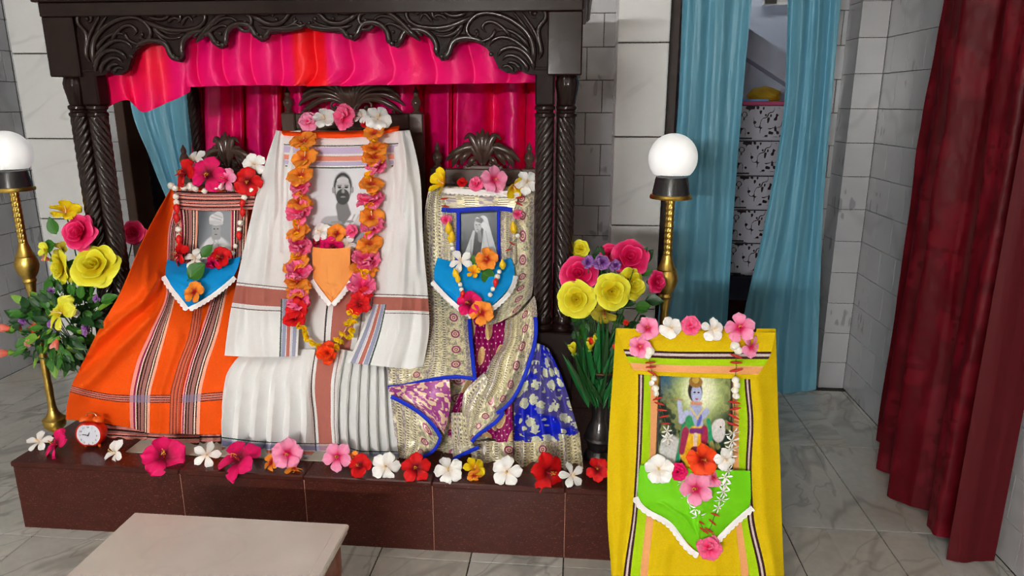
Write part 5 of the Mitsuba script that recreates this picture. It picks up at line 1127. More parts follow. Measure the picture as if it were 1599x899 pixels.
for a in [(482, 190, 2.70, 19, 'pink', 'pink double flower at the left end on top of the central portrait', (-.2, -.9, .3), 0, 'dbl'), (508, 186, 2.69, 19, 'white', 'white hibiscus beside the pink one on top of the central portrait', FACE, 30, 'hibwide'), (538, 183, 2.675, 25, 'hotpink', 'hot pink ruffled flower in the middle on top of the central portrait', FACE, 20, 'dbl'),
          (565, 182, 2.695, 14, 'white', 'small white flower right of the hot pink one on the central portrait', FACE, 10, 'hib'), (571, 194, 2.68, 9, 'red', 'small red flower between the white ones on the central portrait', FACE, 0, 'dbl'), (591, 186, 2.68, 22, 'white', 'large white hibiscus at the right end on top of the central portrait', FACE, 60, 'hibwide'),
          (502, 362, 2.595, 17, 'white', 'white flower at the lower left of the central photograph', (-.3, -.8, .4), 40, 'hib'), (527, 365, 2.59, 17, 'orange', 'orange flower below the beard in the central photograph', FACE, 20, 'hibwide'), (549, 361, 2.595, 14, 'hotpink', 'hot pink flower at the lower right of the central photograph', FACE, 0, 'dbl'), (499, 379, 2.59, 15, 'magenta', 'magenta flower under the white one above the peach bib', (-.4, -.8, .1), 100, 'hib'), (521, 384, 2.58, 19, 'magenta', 'magenta hibiscus hanging over the peach bib', (0, -.9, -.1), 90, 'hib'), (544, 380, 2.595, 15, 'white', 'faded white flower right of the magenta hibiscus on the peach bib', (.3, -.9, 0), 70, 'hib')]:
    flower(*a[:5], a[5], a[6], a[7], a[8], GC)
GR = 'flowers on the right portrait'
for a in [(695, 287, 2.67, 24, 'yellow', 'yellow trumpet flower at the top left of the sari draped portrait', (-.75, -.5, .25), 30, 'tube'), (722, 285, 2.67, 10, 'red', 'small dark red flower on top of the sari draped portrait', FACE, 0, 'dbl'), (744, 287, 2.66, 15, 'hotpink', 'hot pink ruffled flower on top of the sari draped portrait', FACE, 30, 'dbl'), (771, 281, 2.655, 23, 'pink', 'pink hibiscus with a standing petal on top of the sari draped portrait', FACE, 90, 'hibwide'), (801, 290, 2.655, 19, 'yellow', 'yellow trumpet flower right of the pink hibiscus on the sari', (.45, -.7, -.3), 20, 'tube'), (823, 285, 2.66, 20, 'white', 'white hibiscus at the top right corner beside the carved column', FACE, 45, 'hib'),
          (720, 408, 2.53, 20, 'white', 'white hibiscus on the left of the right blue bib', FACE, 50, 'star'), (761, 405, 2.525, 20, 'orange', 'orange hibiscus at the lower right of the veiled woman photograph', FACE, 25, 'hibwide'), (734, 474, 2.42, 22, 'magenta', 'magenta flower at the tip of the right blue bib', (-.4, -.8, .4), 100, 'hibwide'), (753, 488, 2.395, 21, 'orange', 'orange hibiscus over the magenta flower at the tip of the right blue bib', FACE, 60, 'hibwide'), (740, 425, 2.50, 11, 'marigold', 'small golden petal cluster between white and orange flowers on the right bib', FACE, 90, 'tube')]:
    flower(*a[:5], a[5], a[6], a[7], a[8], GR)
loose_leaf(752, 424, 2.495, 26, -35, 'green leaf under the orange flower on the right blue bib', W=.45); loose_leaf(735, 408, 2.535, 16, 20, 'small green leaf between the white and orange flowers on the right bib', W=.45)
GY = 'flowers on the yellow draped picture'
for a in [(1012, 513, yy(513, -.03), 20, 'pink', 'pink hibiscus at the top left of the yellow cloth', FACE, 55, 'hibwide'), (1000, 541, yy(541, -.035), 19, 'pink', 'pink hibiscus hanging below the top left one on the yellow cloth', (-.25, -.85, .3), 80, 'hibwide'), (1047, 511, yy(511, -.035), 19, 'white', 'white hibiscus next to the pink one on top of the yellow cloth', (0, -.9, .2), 200, 'hibwide'), (1079, 508, yy(508, -.035), 19, 'hotpink', 'hot pink double flower in the middle on top of the yellow cloth', FACE, 0, 'dbl'), (1113, 515, yy(515, -.035), 20, 'white', 'white flower right of the hot pink one on top of the yellow cloth', FACE, 10, 'hib'), (1156, 512, yy(512, -.03), 25, 'pink', 'wide pink hibiscus at the top right of the yellow cloth', FACE, 35, 'hib'), (1172, 541, yy(541, -.03), 19, 'pink', 'pink hibiscus hanging at the right below the wide pink one', (.5, -.8, .1), 130, 'hib'),
          (1030, 733, yy(733, -.05), 24, 'white', 'white hibiscus at the lower left corner of the coloured picture', FACE, 100, 'hibwide'), (1097, 718, yy(718, -.055), 26, 'redorange', 'red-orange hibiscus below the coloured picture', FACE, 20, 'hibwide'), (1060, 736, yy(736, -.05), 17, 'magenta', 'magenta ruffled flower between the white and red-orange ones', FACE, 0, 'dbl'), (1088, 763, yy(763, -.055), 27, 'pink', 'large pink hibiscus on the lime bib', FACE, 60, 'hib'), (1114, 746, yy(746, -.045), 16, 'pink', 'small pink hibiscus right of the large pink one on the lime bib', (.4, -.8, .3), 10, 'hib'), (1132, 716, yy(716, -.045), 19, 'white', 'white hibiscus at the lower right corner of the coloured picture', (.3, -.9, .2), 40, 'hib'), (1108, 854, yy(854, -.045), 24, 'hotpink', 'hot pink double flower at the tip of the lime bib', FACE, 0, 'dbl')]:
    flower(*a[:5], a[5], a[6], a[7], a[8], GY)

# ---------------------------------------------------------------- garlands
def ruffle(colour, seed, n=14, tilt=(0, 22), kind='dbl'):
    ms, cs = [], []
    rg = np.random.default_rng(seed)
    A = {'dbl': (.82, .40, .22, .12, .10, .10), 'open': (.95, .46, .22, .36, .05, .05), 'ball': (.7, .45, .5, .15, .2, .06)}[kind]
    for i in range(n):
        V, F, C = petal_mesh(*A, seed * 50 + i, COL[colour], 7, 7)
        t = rg.uniform(*tilt); sc = rg.uniform(.75, 1.05)
        M = rotz(i * 137.5 + rg.uniform(-10, 10)) @ roty(-t) @ rotx(rg.uniform(-25, 25)) @ np.diag([sc, sc, sc, 1])
        ms.append((V @ M[:3, :3].T, F)); cs.append(C * rg.uniform(.85, 1.1))
    V, F = cat(*ms)
    return mikit.ply((V, F), None, True, color=np.clip(np.vstack(cs), 0, 1))
_rf = {}
def ruf(colour, seed, **kw):
    k = (colour, seed, kw.get('kind'))
    if k not in _rf: _rf[k] = ruffle(colour, seed, **kw)
    return _rf[k]
gd = thing('flower_garland', 'long garland of orange, pink and yellow flowers hung around the central portrait', 'garland')
left = [(475, 222, 20, 'o'), (474, 236, 13, 'y'), (476, 248, 21, 'o'), (473, 263, 13, 'y'), (471, 275, 20, 'o'), (471, 285, 13, 'y'), (470, 295, 20, 'p'), (470, 307, 13, 'y'), (469, 318, 20, 'o'), (468, 333, 23, 'p'), (466, 350, 13, 'y'), (466, 363, 20, 'o'), (467, 372, 13, 'y'), (467, 384, 22, 'p'), (465, 401, 15, 'y'), (464, 412, 21, 'o'), (468, 426, 22, 'p'), (464, 441, 19, 'o'), (466, 455, 22, 'o'), (470, 470, 22, 'p'), (466, 482, 20, 'r'), (462, 497, 18, 'r')]
right = [(585, 208, 18, 'o'), (584, 221, 13, 'y'), (586, 233, 20, 'o'), (585, 247, 19, 'o'), (589, 262, 20, 'p'), (580, 278, 14, 'y'), (581, 289, 20, 'o'), (582, 302, 14, 'y'), (579, 315, 23, 'p'), (579, 328, 15, 'y'), (580, 341, 20, 'o'), (582, 357, 23, 'p'), (579, 371, 14, 'y'), (577, 383, 21, 'o'), (578, 393, 14, 'y'), (572, 408, 25, 'p'), (570, 422, 22, 'o'), (570, 432, 17, 'y'), (567, 448, 25, 'p'), (567, 463, 17, 'r'), (562, 476, 20, 'r')]
def gy(y): return float(np.interp(y, [200, 300, 400, 480, 560], [2.665, 2.615, 2.545, 2.415, 2.335])) - .012
CM = {'o': ('orange', 'open', 12, (0, 30)), 'y': ('marigold', 'ball', 10, (10, 60)), 'p': ('hotpink', 'dbl', 18, (-15, 40)), 'r': ('red', 'open', 10, (0, 45))}
def garland_flower(x, y, r, c, i, axis):
    P = at(x, y, gy(y)); R = size_at(P, r) * 1.14; colour, kind, n, tl = CM[c]
    ax = np.array(axis) + _rng.normal(0, .14, 3)
    part(gd, 'flower', ruf(colour, i % 3 + 1, n=n, tilt=tl, kind=kind), 'mat_petal', to_world=TM(frame(P, ax, _rng.uniform(0, 360), R) @ np.diag([1, 1, .9 if c != 'p' else 1.1, 1])))
for i, (x, y, r, c) in enumerate(left + right): garland_flower(x, y, r, c, i, (0, -.62, 1) if c != 'r' else (0, -.8, .5))
yl = [(472, 510), (478, 520), (486, 530), (495, 536), (503, 541), (552, 488), (550, 500), (546, 511), (541, 521), (533, 530), (524, 537)]
for i, (x, y) in enumerate(yl):
    for dx, dy in ((-4, -2), (4, 3)):
        P = at(x + dx, y + dy, gy(y) - .004); part(gd, 'flower', ruf('yellow', 1 + i % 3, n=9, tilt=(0, 60), kind='ball'), 'mat_petal', to_world=TM(frame(P, (_rng.normal(0, .5), -1, _rng.normal(0, .5)), _rng.uniform(0, 360), size_at(P, 10))))
P = at(513, 551, gy(551) - .012); R = size_at(P, 23)
part(gd, 'flower', ruf('redorange', 1, n=18, tilt=(0, 60), kind='dbl'), 'mat_petal', to_world=TM(frame(P, (0, -.9, .3), 10, R)), label='red-orange flower at the lowest point')
pl_ = [at(x, y, gy(y) + .004) for x, y in [(475, 215)] + [(a[0], a[1]) for a in left[2::3]] + [(466, 500), (480, 522), (505, 543), (514, 548), (530, 532), (548, 500), (562, 476)] + [(a[0], a[1]) for a in right[::-3]]]
part(gd, 'thread', tube(curve(pl_, 120), .0015, 6), 'mat_stamen_white')

def drop_mesh(L=1.0, r=.3): return lathe([(.02, 0), (r * .5, .08 * L), (r, .35 * L), (r * .85, .6 * L), (r * .4, .85 * L), (.03, L)], 10)
_drop = mikit.ply(drop_mesh(), None, 40)
_bud = mikit.ply(lathe([(.02, -1), (.6, -.75), (1, 0), (.6, .75), (.02, 1)], 12), None, 40)
def star_mesh(seed):
    ms, cs = [], []
    for i in range(6):
        V, F, C = petal_mesh(1.0, .14, .25, .3, .02, .02, seed * 9 + i, COL['white'], 3, 5, slim=.4); M = rotz(i * 60 + seed * 17); ms.append((V @ M[:3, :3].T, F)); cs.append(C)
    V, F = cat(*ms); return mikit.ply((V, F), None, True, color=np.vstack(cs))
_stars = [star_mesh(i) for i in range(3)]
mat('bud_white', S(240, 238, 226), .6); mat('drop_red', S(214, 24, 20), .5); mat('drop_yellow', S(244, 200, 20), .5); mat('ixora', S(176, 30, 20), .6)
def strand(label, items, yf, group):
    """A thread of small buds and flowers: items (x, y, kind, size in pixels)."""
    k = thing('flower_string', label, 'flower string', group)
    for i, (x, y, c, r) in enumerate(items):
        P = at(x, y, yf(y)); R = size_at(P, r)
        if c == 'w': part(k, 'bud', _bud, 'mat_bud_white', to_world=TM(frame(P, (_rng.normal(0, .6), -.5, 1), 0, R)))
        elif c == 'R': part(k, 'drop_flower', _drop, 'mat_drop_red', to_world=TM(frame(P + [0, 0, R * 1.2], (_rng.normal(0, .12), -.15, -1), 0, R * 1.9)))
        elif c == 'Y': part(k, 'drop_flower', _drop, 'mat_drop_yellow', to_world=TM(frame(P + [0, 0, -R], (_rng.normal(0, .12), -.15, 1), 0, R * 2.6)))
        elif c == 'i': part(k, 'tube_flower', _bud, 'mat_ixora', to_world=TM(frame(P, (1, -.3, _rng.normal(0, .35)), 0, R) @ np.diag([.27, .27, 1.25, 1])))
        elif c == 'j': part(k, 'jasmine', _stars[i % 3], 'mat_petal', to_world=TM(frame(P, (_rng.normal(0, .5), -1, _rng.normal(0, .5)), _rng.uniform(0, 360), R)))
        elif c == 'h': part(k, 'small_flower', ruf('hotpink', 1 + i % 3, n=18, tilt=(-15, 40), kind='dbl'), 'mat_petal', to_world=TM(frame(P, (0, -.9, .2), _rng.uniform(0, 360), R)))
    part(k, 'thread', tube(curve([at(x, y, yf(y) + .002) for x, y, c, r in items], 40), .0009, 5), 'mat_stem')
sy = lambda y: float(np.interp(y, [270, 330, 410, 480], [2.652, 2.632, 2.545, 2.45]))
strand('row of white buds along the top edge of the left portrait', [(268, 290, 'w', 6), (274, 294, 'w', 5), (288, 292, 'w', 6), (298, 291, 'w', 7), (306, 295, 'w', 5), (320, 298, 'w', 5), (338, 292, 'w', 6), (346, 291, 'w', 6), (362, 294, 'w', 5), (386, 296, 'w', 5), (394, 297, 'w', 6), (402, 296, 'w', 5)], sy, 'strings of small flowers on the left portrait')
strand('string of red and white flowers at the left side of the left portrait', [(275, 307, 'w', 5), (276, 316, 'w', 5), (277, 328, 'R', 9), (277, 343, 'R', 9), (279, 358, 'w', 5), (279, 368, 'w', 4), (281, 377, 'R', 9), (283, 388, 'R', 8)], sy, 'strings of small flowers on the left portrait')
strand('string of red and white flowers at the right side of the left portrait', [(382, 308, 'w', 5), (381, 320, 'R', 8), (380, 334, 'R', 8), (376, 348, 'w', 5), (374, 358, 'w', 4), (374, 370, 'R', 8), (368, 384, 'w', 4), (364, 395, 'w', 4)], sy, 'strings of small flowers on the left portrait')
gr = 'strings of small flowers on the right portrait'
strand('string of pink, yellow and white flowers left of the veiled woman photograph', [(694, 310, 'i', 6), (696, 322, 'i', 6), (697, 343, 'h', 11), (702, 358, 'Y', 8), (704, 372, 'Y', 8), (706, 381, 'w', 3), (707, 388, 'w', 4), (709, 395, 'w', 3)], sy, gr)
strand('string of pink, yellow and white flowers right of the veiled woman photograph', [(812, 308, 'i', 6), (811, 318, 'i', 6), (809, 334, 'h', 10), (804, 357, 'Y', 8), (809, 368, 'w', 4), (800, 380, 'i', 5), (794, 390, 'i', 5), (790, 398, 'w', 3)], sy, gr)
sb = lambda y: float(np.interp(y, [400, 440, 480], [2.535, 2.46, 2.405]))
strand('drop-shaped yellow, white and red flowers on the left of the right blue bib', [(714, 428, 'Y', 7), (716, 436, 'Y', 6), (719, 444, 'w', 4), (721, 452, 'w', 4), (724, 461, 'R', 7)], sb, gr)
strand('drop-shaped yellow, white and red flowers on the right of the right blue bib', [(786, 414, 'Y', 7), (780, 424, 'w', 4), (777, 432, 'w', 5), (775, 443, 'R', 8), (770, 451, 'w', 4), (766, 460, 'w', 4)], sb, gr)
gy_ = 'strings of jasmine and red flowers on the yellow draped picture'
sY = lambda y: yy(y, -.04)
strand('string of white buds and red flowers left of the coloured picture', [(1015, 548, 'w', 8), (1012, 555, 'w', 6), (1016, 566, 'i', 7), (1017, 573, 'i', 7), (1019, 582, 'i', 7), (1022, 591, 'w', 5), (1018, 598, 'w', 5), (1024, 606, 'w', 6), (1025, 614, 'w', 5), (1027, 622, 'i', 7), (1030, 630, 'i', 7), (1034, 640, 'i', 7), (1037, 650, 'i', 7), (1040, 661, 'i', 6), (1042, 673, 'j', 10), (1043, 684, 'j', 11), (1044, 695, 'j', 11)], sY, gy_)
strand('string of white buds and red flowers right of the coloured picture', [(1148, 540, 'w', 8), (1153, 547, 'w', 7), (1150, 556, 'i', 8), (1150, 566, 'i', 8), (1150, 578, 'i', 9), (1149, 593, 'w', 6), (1151, 601, 'w', 6), (1148, 609, 'w', 6), (1150, 618, 'w', 6), (1147, 628, 'i', 8), (1148, 638, 'i', 8), (1146, 650, 'i', 8), (1145, 662, 'i', 8), (1144, 676, 'j', 13), (1143, 688, 'j', 13), (1142, 700, 'j', 12), (1140, 712, 'j', 12), (1136, 724, 'w', 6), (1138, 734, 'j', 12), (1133, 745, 'j', 12), (1132, 756, 'j', 11), (1130, 767, 'j', 12), (1127, 780, 'j', 12), (1122, 792, 'j', 11), (1117, 803, 'i', 6), (1113, 815, 'i', 6), (1108, 828, 'i', 7)], sY, gy_)
strand('short string of jasmine hanging over the lime bib', [(1065, 752, 'j', 9), (1068, 768, 'j', 11), (1072, 778, 'j', 11), (1076, 788, 'j', 11), (1086, 795, 'j', 10), (1091, 805, 'j', 13), (1094, 815, 'i', 6), (1100, 828, 'i', 7)], sY, gy_)

# ---------------------------------------------------------------- red alarm clock
mat('clock_red', S(206, 30, 10), .25, clearcoat=.6, specular=.5); mat('clock_orange', S(236, 96, 20), .3, specular=.5); mat('clock_face', S(226, 230, 240), .3); mat('ink', S(24, 24, 34), .6); mat('clock_metal', S(180, 150, 110), .3, metallic=1.0)
ck = thing('alarm_clock', 'red apple-shaped twin bell alarm clock at the left front of the platform', 'clock')
Rc = .051
cpos = at(142, 684, 2.235); cpos[2] = ZP + Rc * 1.0
FC = frame(cpos, (.06, -1, .14), 0, 1.0)
ang = np.linspace(0, 2 * math.pi, 72, endpoint=False)
def gauss(a, c, w): d = (a - c + math.pi) % (2 * math.pi) - math.pi; return np.exp(-(d / w) ** 2)
outl = Rc * (1 + .03 * np.cos(2 * ang) - .16 * gauss(ang, math.pi / 2, .38) - .10 * gauss(ang, -math.pi / 2, .30) + .05 * np.sin(ang))
def rings(prof):
    V = [np.stack([outl * s * np.cos(ang), outl * s * np.sin(ang), 0 * ang + z], 1) for s, z in prof]; m, n = len(prof), len(ang)
    I = np.arange(m * n).reshape(m, n); J = np.roll(I, -1, 1); q = np.stack([I[:-1], J[:-1], J[1:], I[1:]], -1).reshape(-1, 4)
    F = np.vstack([q[:, [0, 1, 2]], q[:, [0, 2, 3]]]); V = np.vstack(V + [np.array([[0, 0, prof[0][1]], [0, 0, prof[-1][1]]])]); k = np.arange(n); e = m * n
    return V, np.vstack([F, np.stack([0 * k + e, (k + 1) % n, k], 1), np.stack([0 * k + e + 1, I[-1], J[-1]], 1)])
WC = TM(FC)
part(ck, 'case', rings([(.3, -.052), (.62, -.048), (.85, -.036), (.97, -.02), (1, -.006), (.99, .004), (.95, .010), (.88, .012), (.84, .009)]), 'mat_clock_red', 50, to_world=WC)
part(ck, 'face', rings([(.84, .006), (.84, .0098), (.83, .010)]), 'mat_clock_face', 30, to_world=WC)
for h in range(1, 13):
    m = meshkit.text_mesh(str(h), .0058, .0006); a = math.radians(90 - 30 * h); V = np.array(m.vertices); V -= [(V[:, 0].max() + V[:, 0].min()) / 2, (V[:, 1].max() + V[:, 1].min()) / 2, 0]
    part(ck, 'numeral', (V + [Rc * .62 * math.cos(a), Rc * .62 * math.sin(a) - .001, .0102], np.array(m.faces)), 'mat_ink', to_world=WC)
for nm, L, a in (('hour_hand', .013, 62), ('minute_hand', .021, 172)):
    a = math.radians(a); part(ck, nm, tube([(-.004 * math.cos(a), -.004 * math.sin(a), .0118), (L * math.cos(a), L * math.sin(a), .0118)], .0011, 6), 'mat_ink', to_world=WC)
part(ck, 'hand_pin', tube([(0, 0, .010), (0, 0, .0135)], .0022, 10), 'mat_ink', to_world=WC)
for s in (-1, 1):
    bell = lathe([(.019, 0), (.0195, .003), (.017, .010), (.011, .016), (.003, .018)], 24)
    M = FC @ np.array([[1, 0, 0, s * .024], [0, 0, 1, Rc * .94], [0, -1, 0, -.014], [0, 0, 0, 1.0]]) @ rotx(-6) @ roty(s * 18)
    part(ck, 'bell', bell, 'mat_clock_orange', 40, to_world=TM(M))
    part(ck, 'foot', tube([(s * .024, -Rc * .80, -.012), (s * .027, -Rc * .99, -.012)], [.006, .004], 10), 'mat_clock_orange', 40, to_world=WC)
part(ck, 'handle', tube(curve([(-.02, Rc * 1.28, -.014), (-.012, Rc * 1.48, -.014), (.0, Rc * 1.54, -.014), (.012, Rc * 1.48, -.014), (.02, Rc * 1.28, -.014)], 20), .0018, 8), 'mat_clock_metal', 40, to_world=WC)

# ---------------------------------------------------------------- vases and artificial flowers
mat('vase', S(22, 18, 20), .15, specular=.6, clearcoat=.8); mat('vase_bronze', S(96, 70, 46), .3, metallic=.6)
vx = at(938, 650, 2.33)[0]
vs_ = thing('flower_vase', 'tall dark glazed vase with a flaring mouth right of the canopy', 'vase')
part(vs_, 'body', lathe([(.052, ZP), (.055, ZP + .006), (.05, ZP + .02), (.04, ZP + .035), (.046, ZP + .06), (.052, ZP + .085), (.046, ZP + .115), (.034, ZP + .14), (.028, ZP + .16), (.032, ZP + .20), (.046, ZP + .26), (.062, ZP + .31), (.078, ZP + .345), (.072, ZP + .345), (.05, ZP + .30), (.03, ZP + .22)], 48, vx, 2.33), 'mat_vase', 40)
part(vs_, 'ring', lathe([(.05, ZP + .068), (.0565, ZP + .076), (.0565, ZP + .082), (.05, ZP + .09)], 48, vx, 2.33), 'mat_vase', 40)
part(vs_, 'lip', lathe([(.07, ZP + .343), (.08, ZP + .345), (.08, ZP + .350), (.07, ZP + .352)], 48, vx, 2.33), 'mat_vase_bronze', 40)
lx = -1.878
vl = thing('flower_vase', 'dark vase half hidden behind the orange cloth on the left', 'vase')
part(vl, 'body', lathe([(.045, ZP), (.05, ZP + .01), (.04, ZP + .03), (.05, ZP + .08), (.055, ZP + .12), (.04, ZP + .17), (.03, ZP + .20), (.04, ZP + .24), (.05, ZP + .26), (.044, ZP + .26), (.03, ZP + .2)], 40, lx, 2.44), 'mat_vase', 40)
part(vl, 'ring', lathe([(.05, ZP + .09), (.0575, ZP + .1), (.0575, ZP + .106), (.05, ZP + .115)], 40, lx, 2.44), 'mat_vase', 40)
_rp = {}
def rose_petal(layer, colour, seed):
    k = (layer, colour, seed)
    if k not in _rp:
        rl, h, fl, wd, droop = [(.10, .55, .02, 1.9, 0), (.26, .58, .06, 1.25, .02), (.44, .54, .20, 1.0, .10), (.62, .42, .42, .86, .26), (.66, .30, .40, .72, .34)][layer]
        rg = np.random.default_rng(seed * 7 + layer); nv, nu = 9, 11
        t = np.linspace(0, 1, nv)[:, None]; s = np.linspace(-1, 1, nu)[None]
        te = t * (1 - .34 * np.abs(s) ** 3); ph = wd * s * (.55 + .45 * np.sin(np.pi / 2 * np.clip(t * 1.3, 0, 1)))
        r = rl * np.sin(np.clip(te * 1.25, 0, 1) * np.pi / 2) ** .8 + fl * te ** 2.6 + .03 * np.sin(s * 4 + rg.uniform(0, 6)) * te ** 2 + .02
        z = h * te - droop * te ** 3 + .075 * np.sin(s * 4 + rg.uniform(0, 6)) * te ** 2 - (.10 if layer > 1 else .0) * s * s * te ** 2
        V = np.stack([r * np.cos(ph), r * np.sin(ph), z + 0 * ph], -1); V[:, :, 0] += 0
        a, b_, c = (np.array(q) for q in COL[colour]); f = (te ** 1.4)[..., None]; f = f * np.ones((nv, nu, 1)); edge = np.clip((te - .82) / .18, 0, 1)[..., None] * np.ones((nv, nu, 1))
        C = (a * (1 - f) + b_ * f) * (1 - edge * .8) + c * edge * .8
        V, F, UV = grid(V); _rp[k] = mikit.ply((V, F), None, True, color=np.clip(C.reshape(-1, 3), 0, 1))
    return _rp[k]
def stem_to(k, P, foot):
    m = (np.asarray(P) + np.asarray(foot)) / 2 + [0, .02, -.02]
    part(k, 'stem', tube(curve([P, m, foot], 12), .0022, 6), 'mat_stem', 40)
def rose(px, py, Y, rpx, colour, label, n, foot, group, roll=0, leafy=True):
    P = at(px, py, Y); R = size_at(P, rpx) / 1.06; n = np.asarray(n, float); n /= np.linalg.norm(n)
    k = thing('artificial_rose', label, 'flower', group)
    F = frame(P - n * R * .30, n, roll, R)
    for layer, cnt in ((0, 2), (1, 3), (2, 4), (3, 5), (4, 5)):
        for i in range(cnt):
            part(k, 'petal', rose_petal(layer, colour, i % 3), 'mat_petal', to_world=TM(F @ rotz(i * 360 / cnt + layer * 33 + _rng.uniform(-10, 10)) @ roty(_rng.uniform(-9, 7) if layer else 0)))
    Q = P - n * R * .25
    stem_to(k, Q, foot)
    if leafy:
        for a in (_rng.uniform(0, 180), _rng.uniform(180, 360)):
            M = F @ rotz(a); leaf_at(k, (M @ [0.1, 0, -.05, 1])[:3], M[:3, 0] - n * .2, R * 1.1, 'mat_leaf', .32, .3, 'leaf', n)
FL, FR = np.array([lx, 2.44, ZP + .25]), np.array([vx, 2.33, ZP + .33])
gl, grr = 'artificial flowers of the left vase', 'artificial flowers of the right vase'
rose(121, 362, 2.33, 29, 'rose', 'large pink rose at the top of the left bouquet', (-.1, -.9, .35), FL, gl)
rose(146, 413, 2.30, 37, 'lemon', 'large yellow rose in front of the left carved columns', (.15, -.8, .55), FL, gl, 20)
rose(91, 418, 2.33, 28, 'lemon', 'ragged yellow rose left of the large one in the left bouquet', (-.5, -.8, .0), FL, gl, 40)
rose(207, 363, 2.53, 19, 'rose', 'pink rose behind the carved columns of the left corner', (.1, -.9, .2), FL, gl, 10)
def bloom(px, py, Y, r, colour, label, n, foot, group, kind='hib', petals=5, roll=0):
    k = flower(px, py, Y, r, colour, label, n, roll, kind, group, True, petals, name='artificial_flower'); stem_to(k, at(px, py, Y + .004), foot)
bloom(103, 332, 2.36, 24, 'yellow', 'yellow open flower seen edge-on above the pink rose', (0, -.25, 1), FL, gl, 'hibwide')
bloom(76, 391, 2.36, 15, 'lemon', 'small yellow flower at the upper left of the left bouquet', (-.5, -.8, .3), FL, gl, 'tube')
bloom(98, 389, 2.37, 12, 'olive', 'olive yellow bud between roses of the left bouquet', (0, -.8, .5), FL, gl, 'tube')
bloom(97, 489, 2.25, 31, 'lemon', 'yellow five-petalled flower in the middle of the left bouquet', (.1, -.95, .35), FL, gl, 'hib', 5, 20)
def bud(px, py, Y, rpx, colour, label, d, foot, group, m=None):
    P = at(px, py, Y); R = size_at(P, rpx); k = thing('artificial_bud', label, 'flower bud', group)
    d = np.asarray(d, float); d /= np.linalg.norm(d); F = frame(P - d * R * .8, d, _rng.uniform(0, 360), R)
    for i in range(4): part(k, 'petal', rose_petal(1, colour, i % 3), 'mat_petal', to_world=TM(F @ rotz(i * 90) @ np.diag([1.5, 1.5, 2.6, 1])))
    part(k, 'calyx', lathe([(.05, -.35), (.22, -.2), (.36, .05), (.3, .2)], 10), 'mat_leaf_light', 40, to_world=TM(F)); stem_to(k, P - d * R * 1.0, foot)
for a in [(8, 512, 2.34, 15, 'peach', 'salmon bud at the left picture edge, upper one', (-1, -.2, .1)), (29, 510, 2.38, 11, 'peach', 'salmon bud just right of the upper edge bud', (-.3, -.2, .9)), (6, 551, 2.34, 14, 'peach', 'salmon bud at the left picture edge, lower one', (-1, -.2, -.05)), (87, 537, 2.24, 12, 'peach', 'salmon bud hanging below the yellow five-petalled flower', (-.2, -.5, -.8)), (72, 404, 2.38, 9, 'peach', 'small salmon bud beside the ragged yellow rose', (-.6, -.4, .3))]:
    bud(*a, FL, gl)
def small(px, py, Y, r, colour, label, foot, group):
    P = at(px, py, Y); k = thing('small_artificial_flower', label, 'flower', group)
    part(k, 'petals', ruf(colour, 1 + int(px) % 3, n=12, tilt=(0, 55), kind='dbl'), 'mat_petal', to_world=TM(frame(P, (_rng.normal(0, .3), -1, .3), _rng.uniform(0, 360), size_at(P, r)))); stem_to(k, P + [0, .004, -.004], foot)
for a in [(39, 500, 2.34, 10, 'purple', 'purple flower left of the lamp stem in the left bouquet'), (84, 507, 2.27, 11, 'purple', 'purple flower under the yellow five-petalled one'), (139, 515, 2.28, 15, 'purple', 'lilac flower at the edge of the orange cloth'), (153, 466, 2.31, 9, 'purple', 'purple flower in front of the left column'), (81, 455, 2.33, 9, 'purple', 'purple flower below the ragged yellow rose'), (104, 468, 2.30, 11, 'white', 'white flower cluster right of the lamp stem'), (100, 456, 2.32, 9, 'white', 'white flower cluster under the yellow roses'), (54, 512, 2.32, 10, 'coral', 'rust coloured flower in the left foliage'), (122, 490, 2.29, 9, 'white', 'white flower right of the yellow five-petalled one'), (46, 536, 2.30, 9, 'peach', 'pale flower low in the left foliage')]:
    small(*a, FL, gl)
# foliage, left
fo = thing('artificial_foliage', 'dense green leaves spreading around the left bouquet', 'leaf spray', None)
rg = np.random.default_rng(77)
cen = np.array([105, 520])
for i in range(240):
    a = rg.uniform(0, 2 * math.pi); rr = rg.uniform(.1, 1.0) ** .7
    x, y = cen[0] + 78 * rr * math.cos(a), cen[1] + 62 * rr * math.sin(a) - 10
    if x > 168 - max(0, y - 470) * .55: x -= 45
    Y = 2.33 + rg.uniform(-.05, .07); P = at(x, y, Y)
    d = np.array([math.cos(a) + rg.normal(0, .3), rg.normal(-.3, .3), -math.sin(a) + rg.normal(0, .35)])
    leaf_at(fo, P, d, size_at(P, rg.uniform(13, 28)), ('mat_leaf', 'mat_leaf_dark', 'mat_leaf_dark', 'mat_leaf_dark', 'mat_leaf', 'mat_leaf_light', 'mat_leaf')[i % 7], rg.choice([.28, .36, .22]), rg.choice([.2, .35]), 'leaf', (rg.normal(0, .4), -.8, .6))
for i in range(16):
    a = rg.uniform(0, 2 * math.pi); x, y = cen[0] + 70 * math.cos(a), cen[1] + 50 * math.sin(a) - 10; x = min(x, 150)
    part(fo, 'stem', tube(curve([at(x, y, 2.33), at((x + 112) / 2, (y + 545) / 2, 2.38), FL], 10), .0016, 6), 'mat_stem')
for x, y, ang_ in ((90, 365, 110), (88, 380, 200), (140, 440, 250), (110, 445, 260), (128, 450, 300), (150, 450, 200), (85, 440, 220)):
    P = at(x, y, 2.36); a = math.radians(ang_); leaf_at(fo, P, (math.cos(a), -.1, math.sin(a)), size_at(P, 28), 'mat_leaf', .36, .2, 'leaf', (0, -.9, .3))
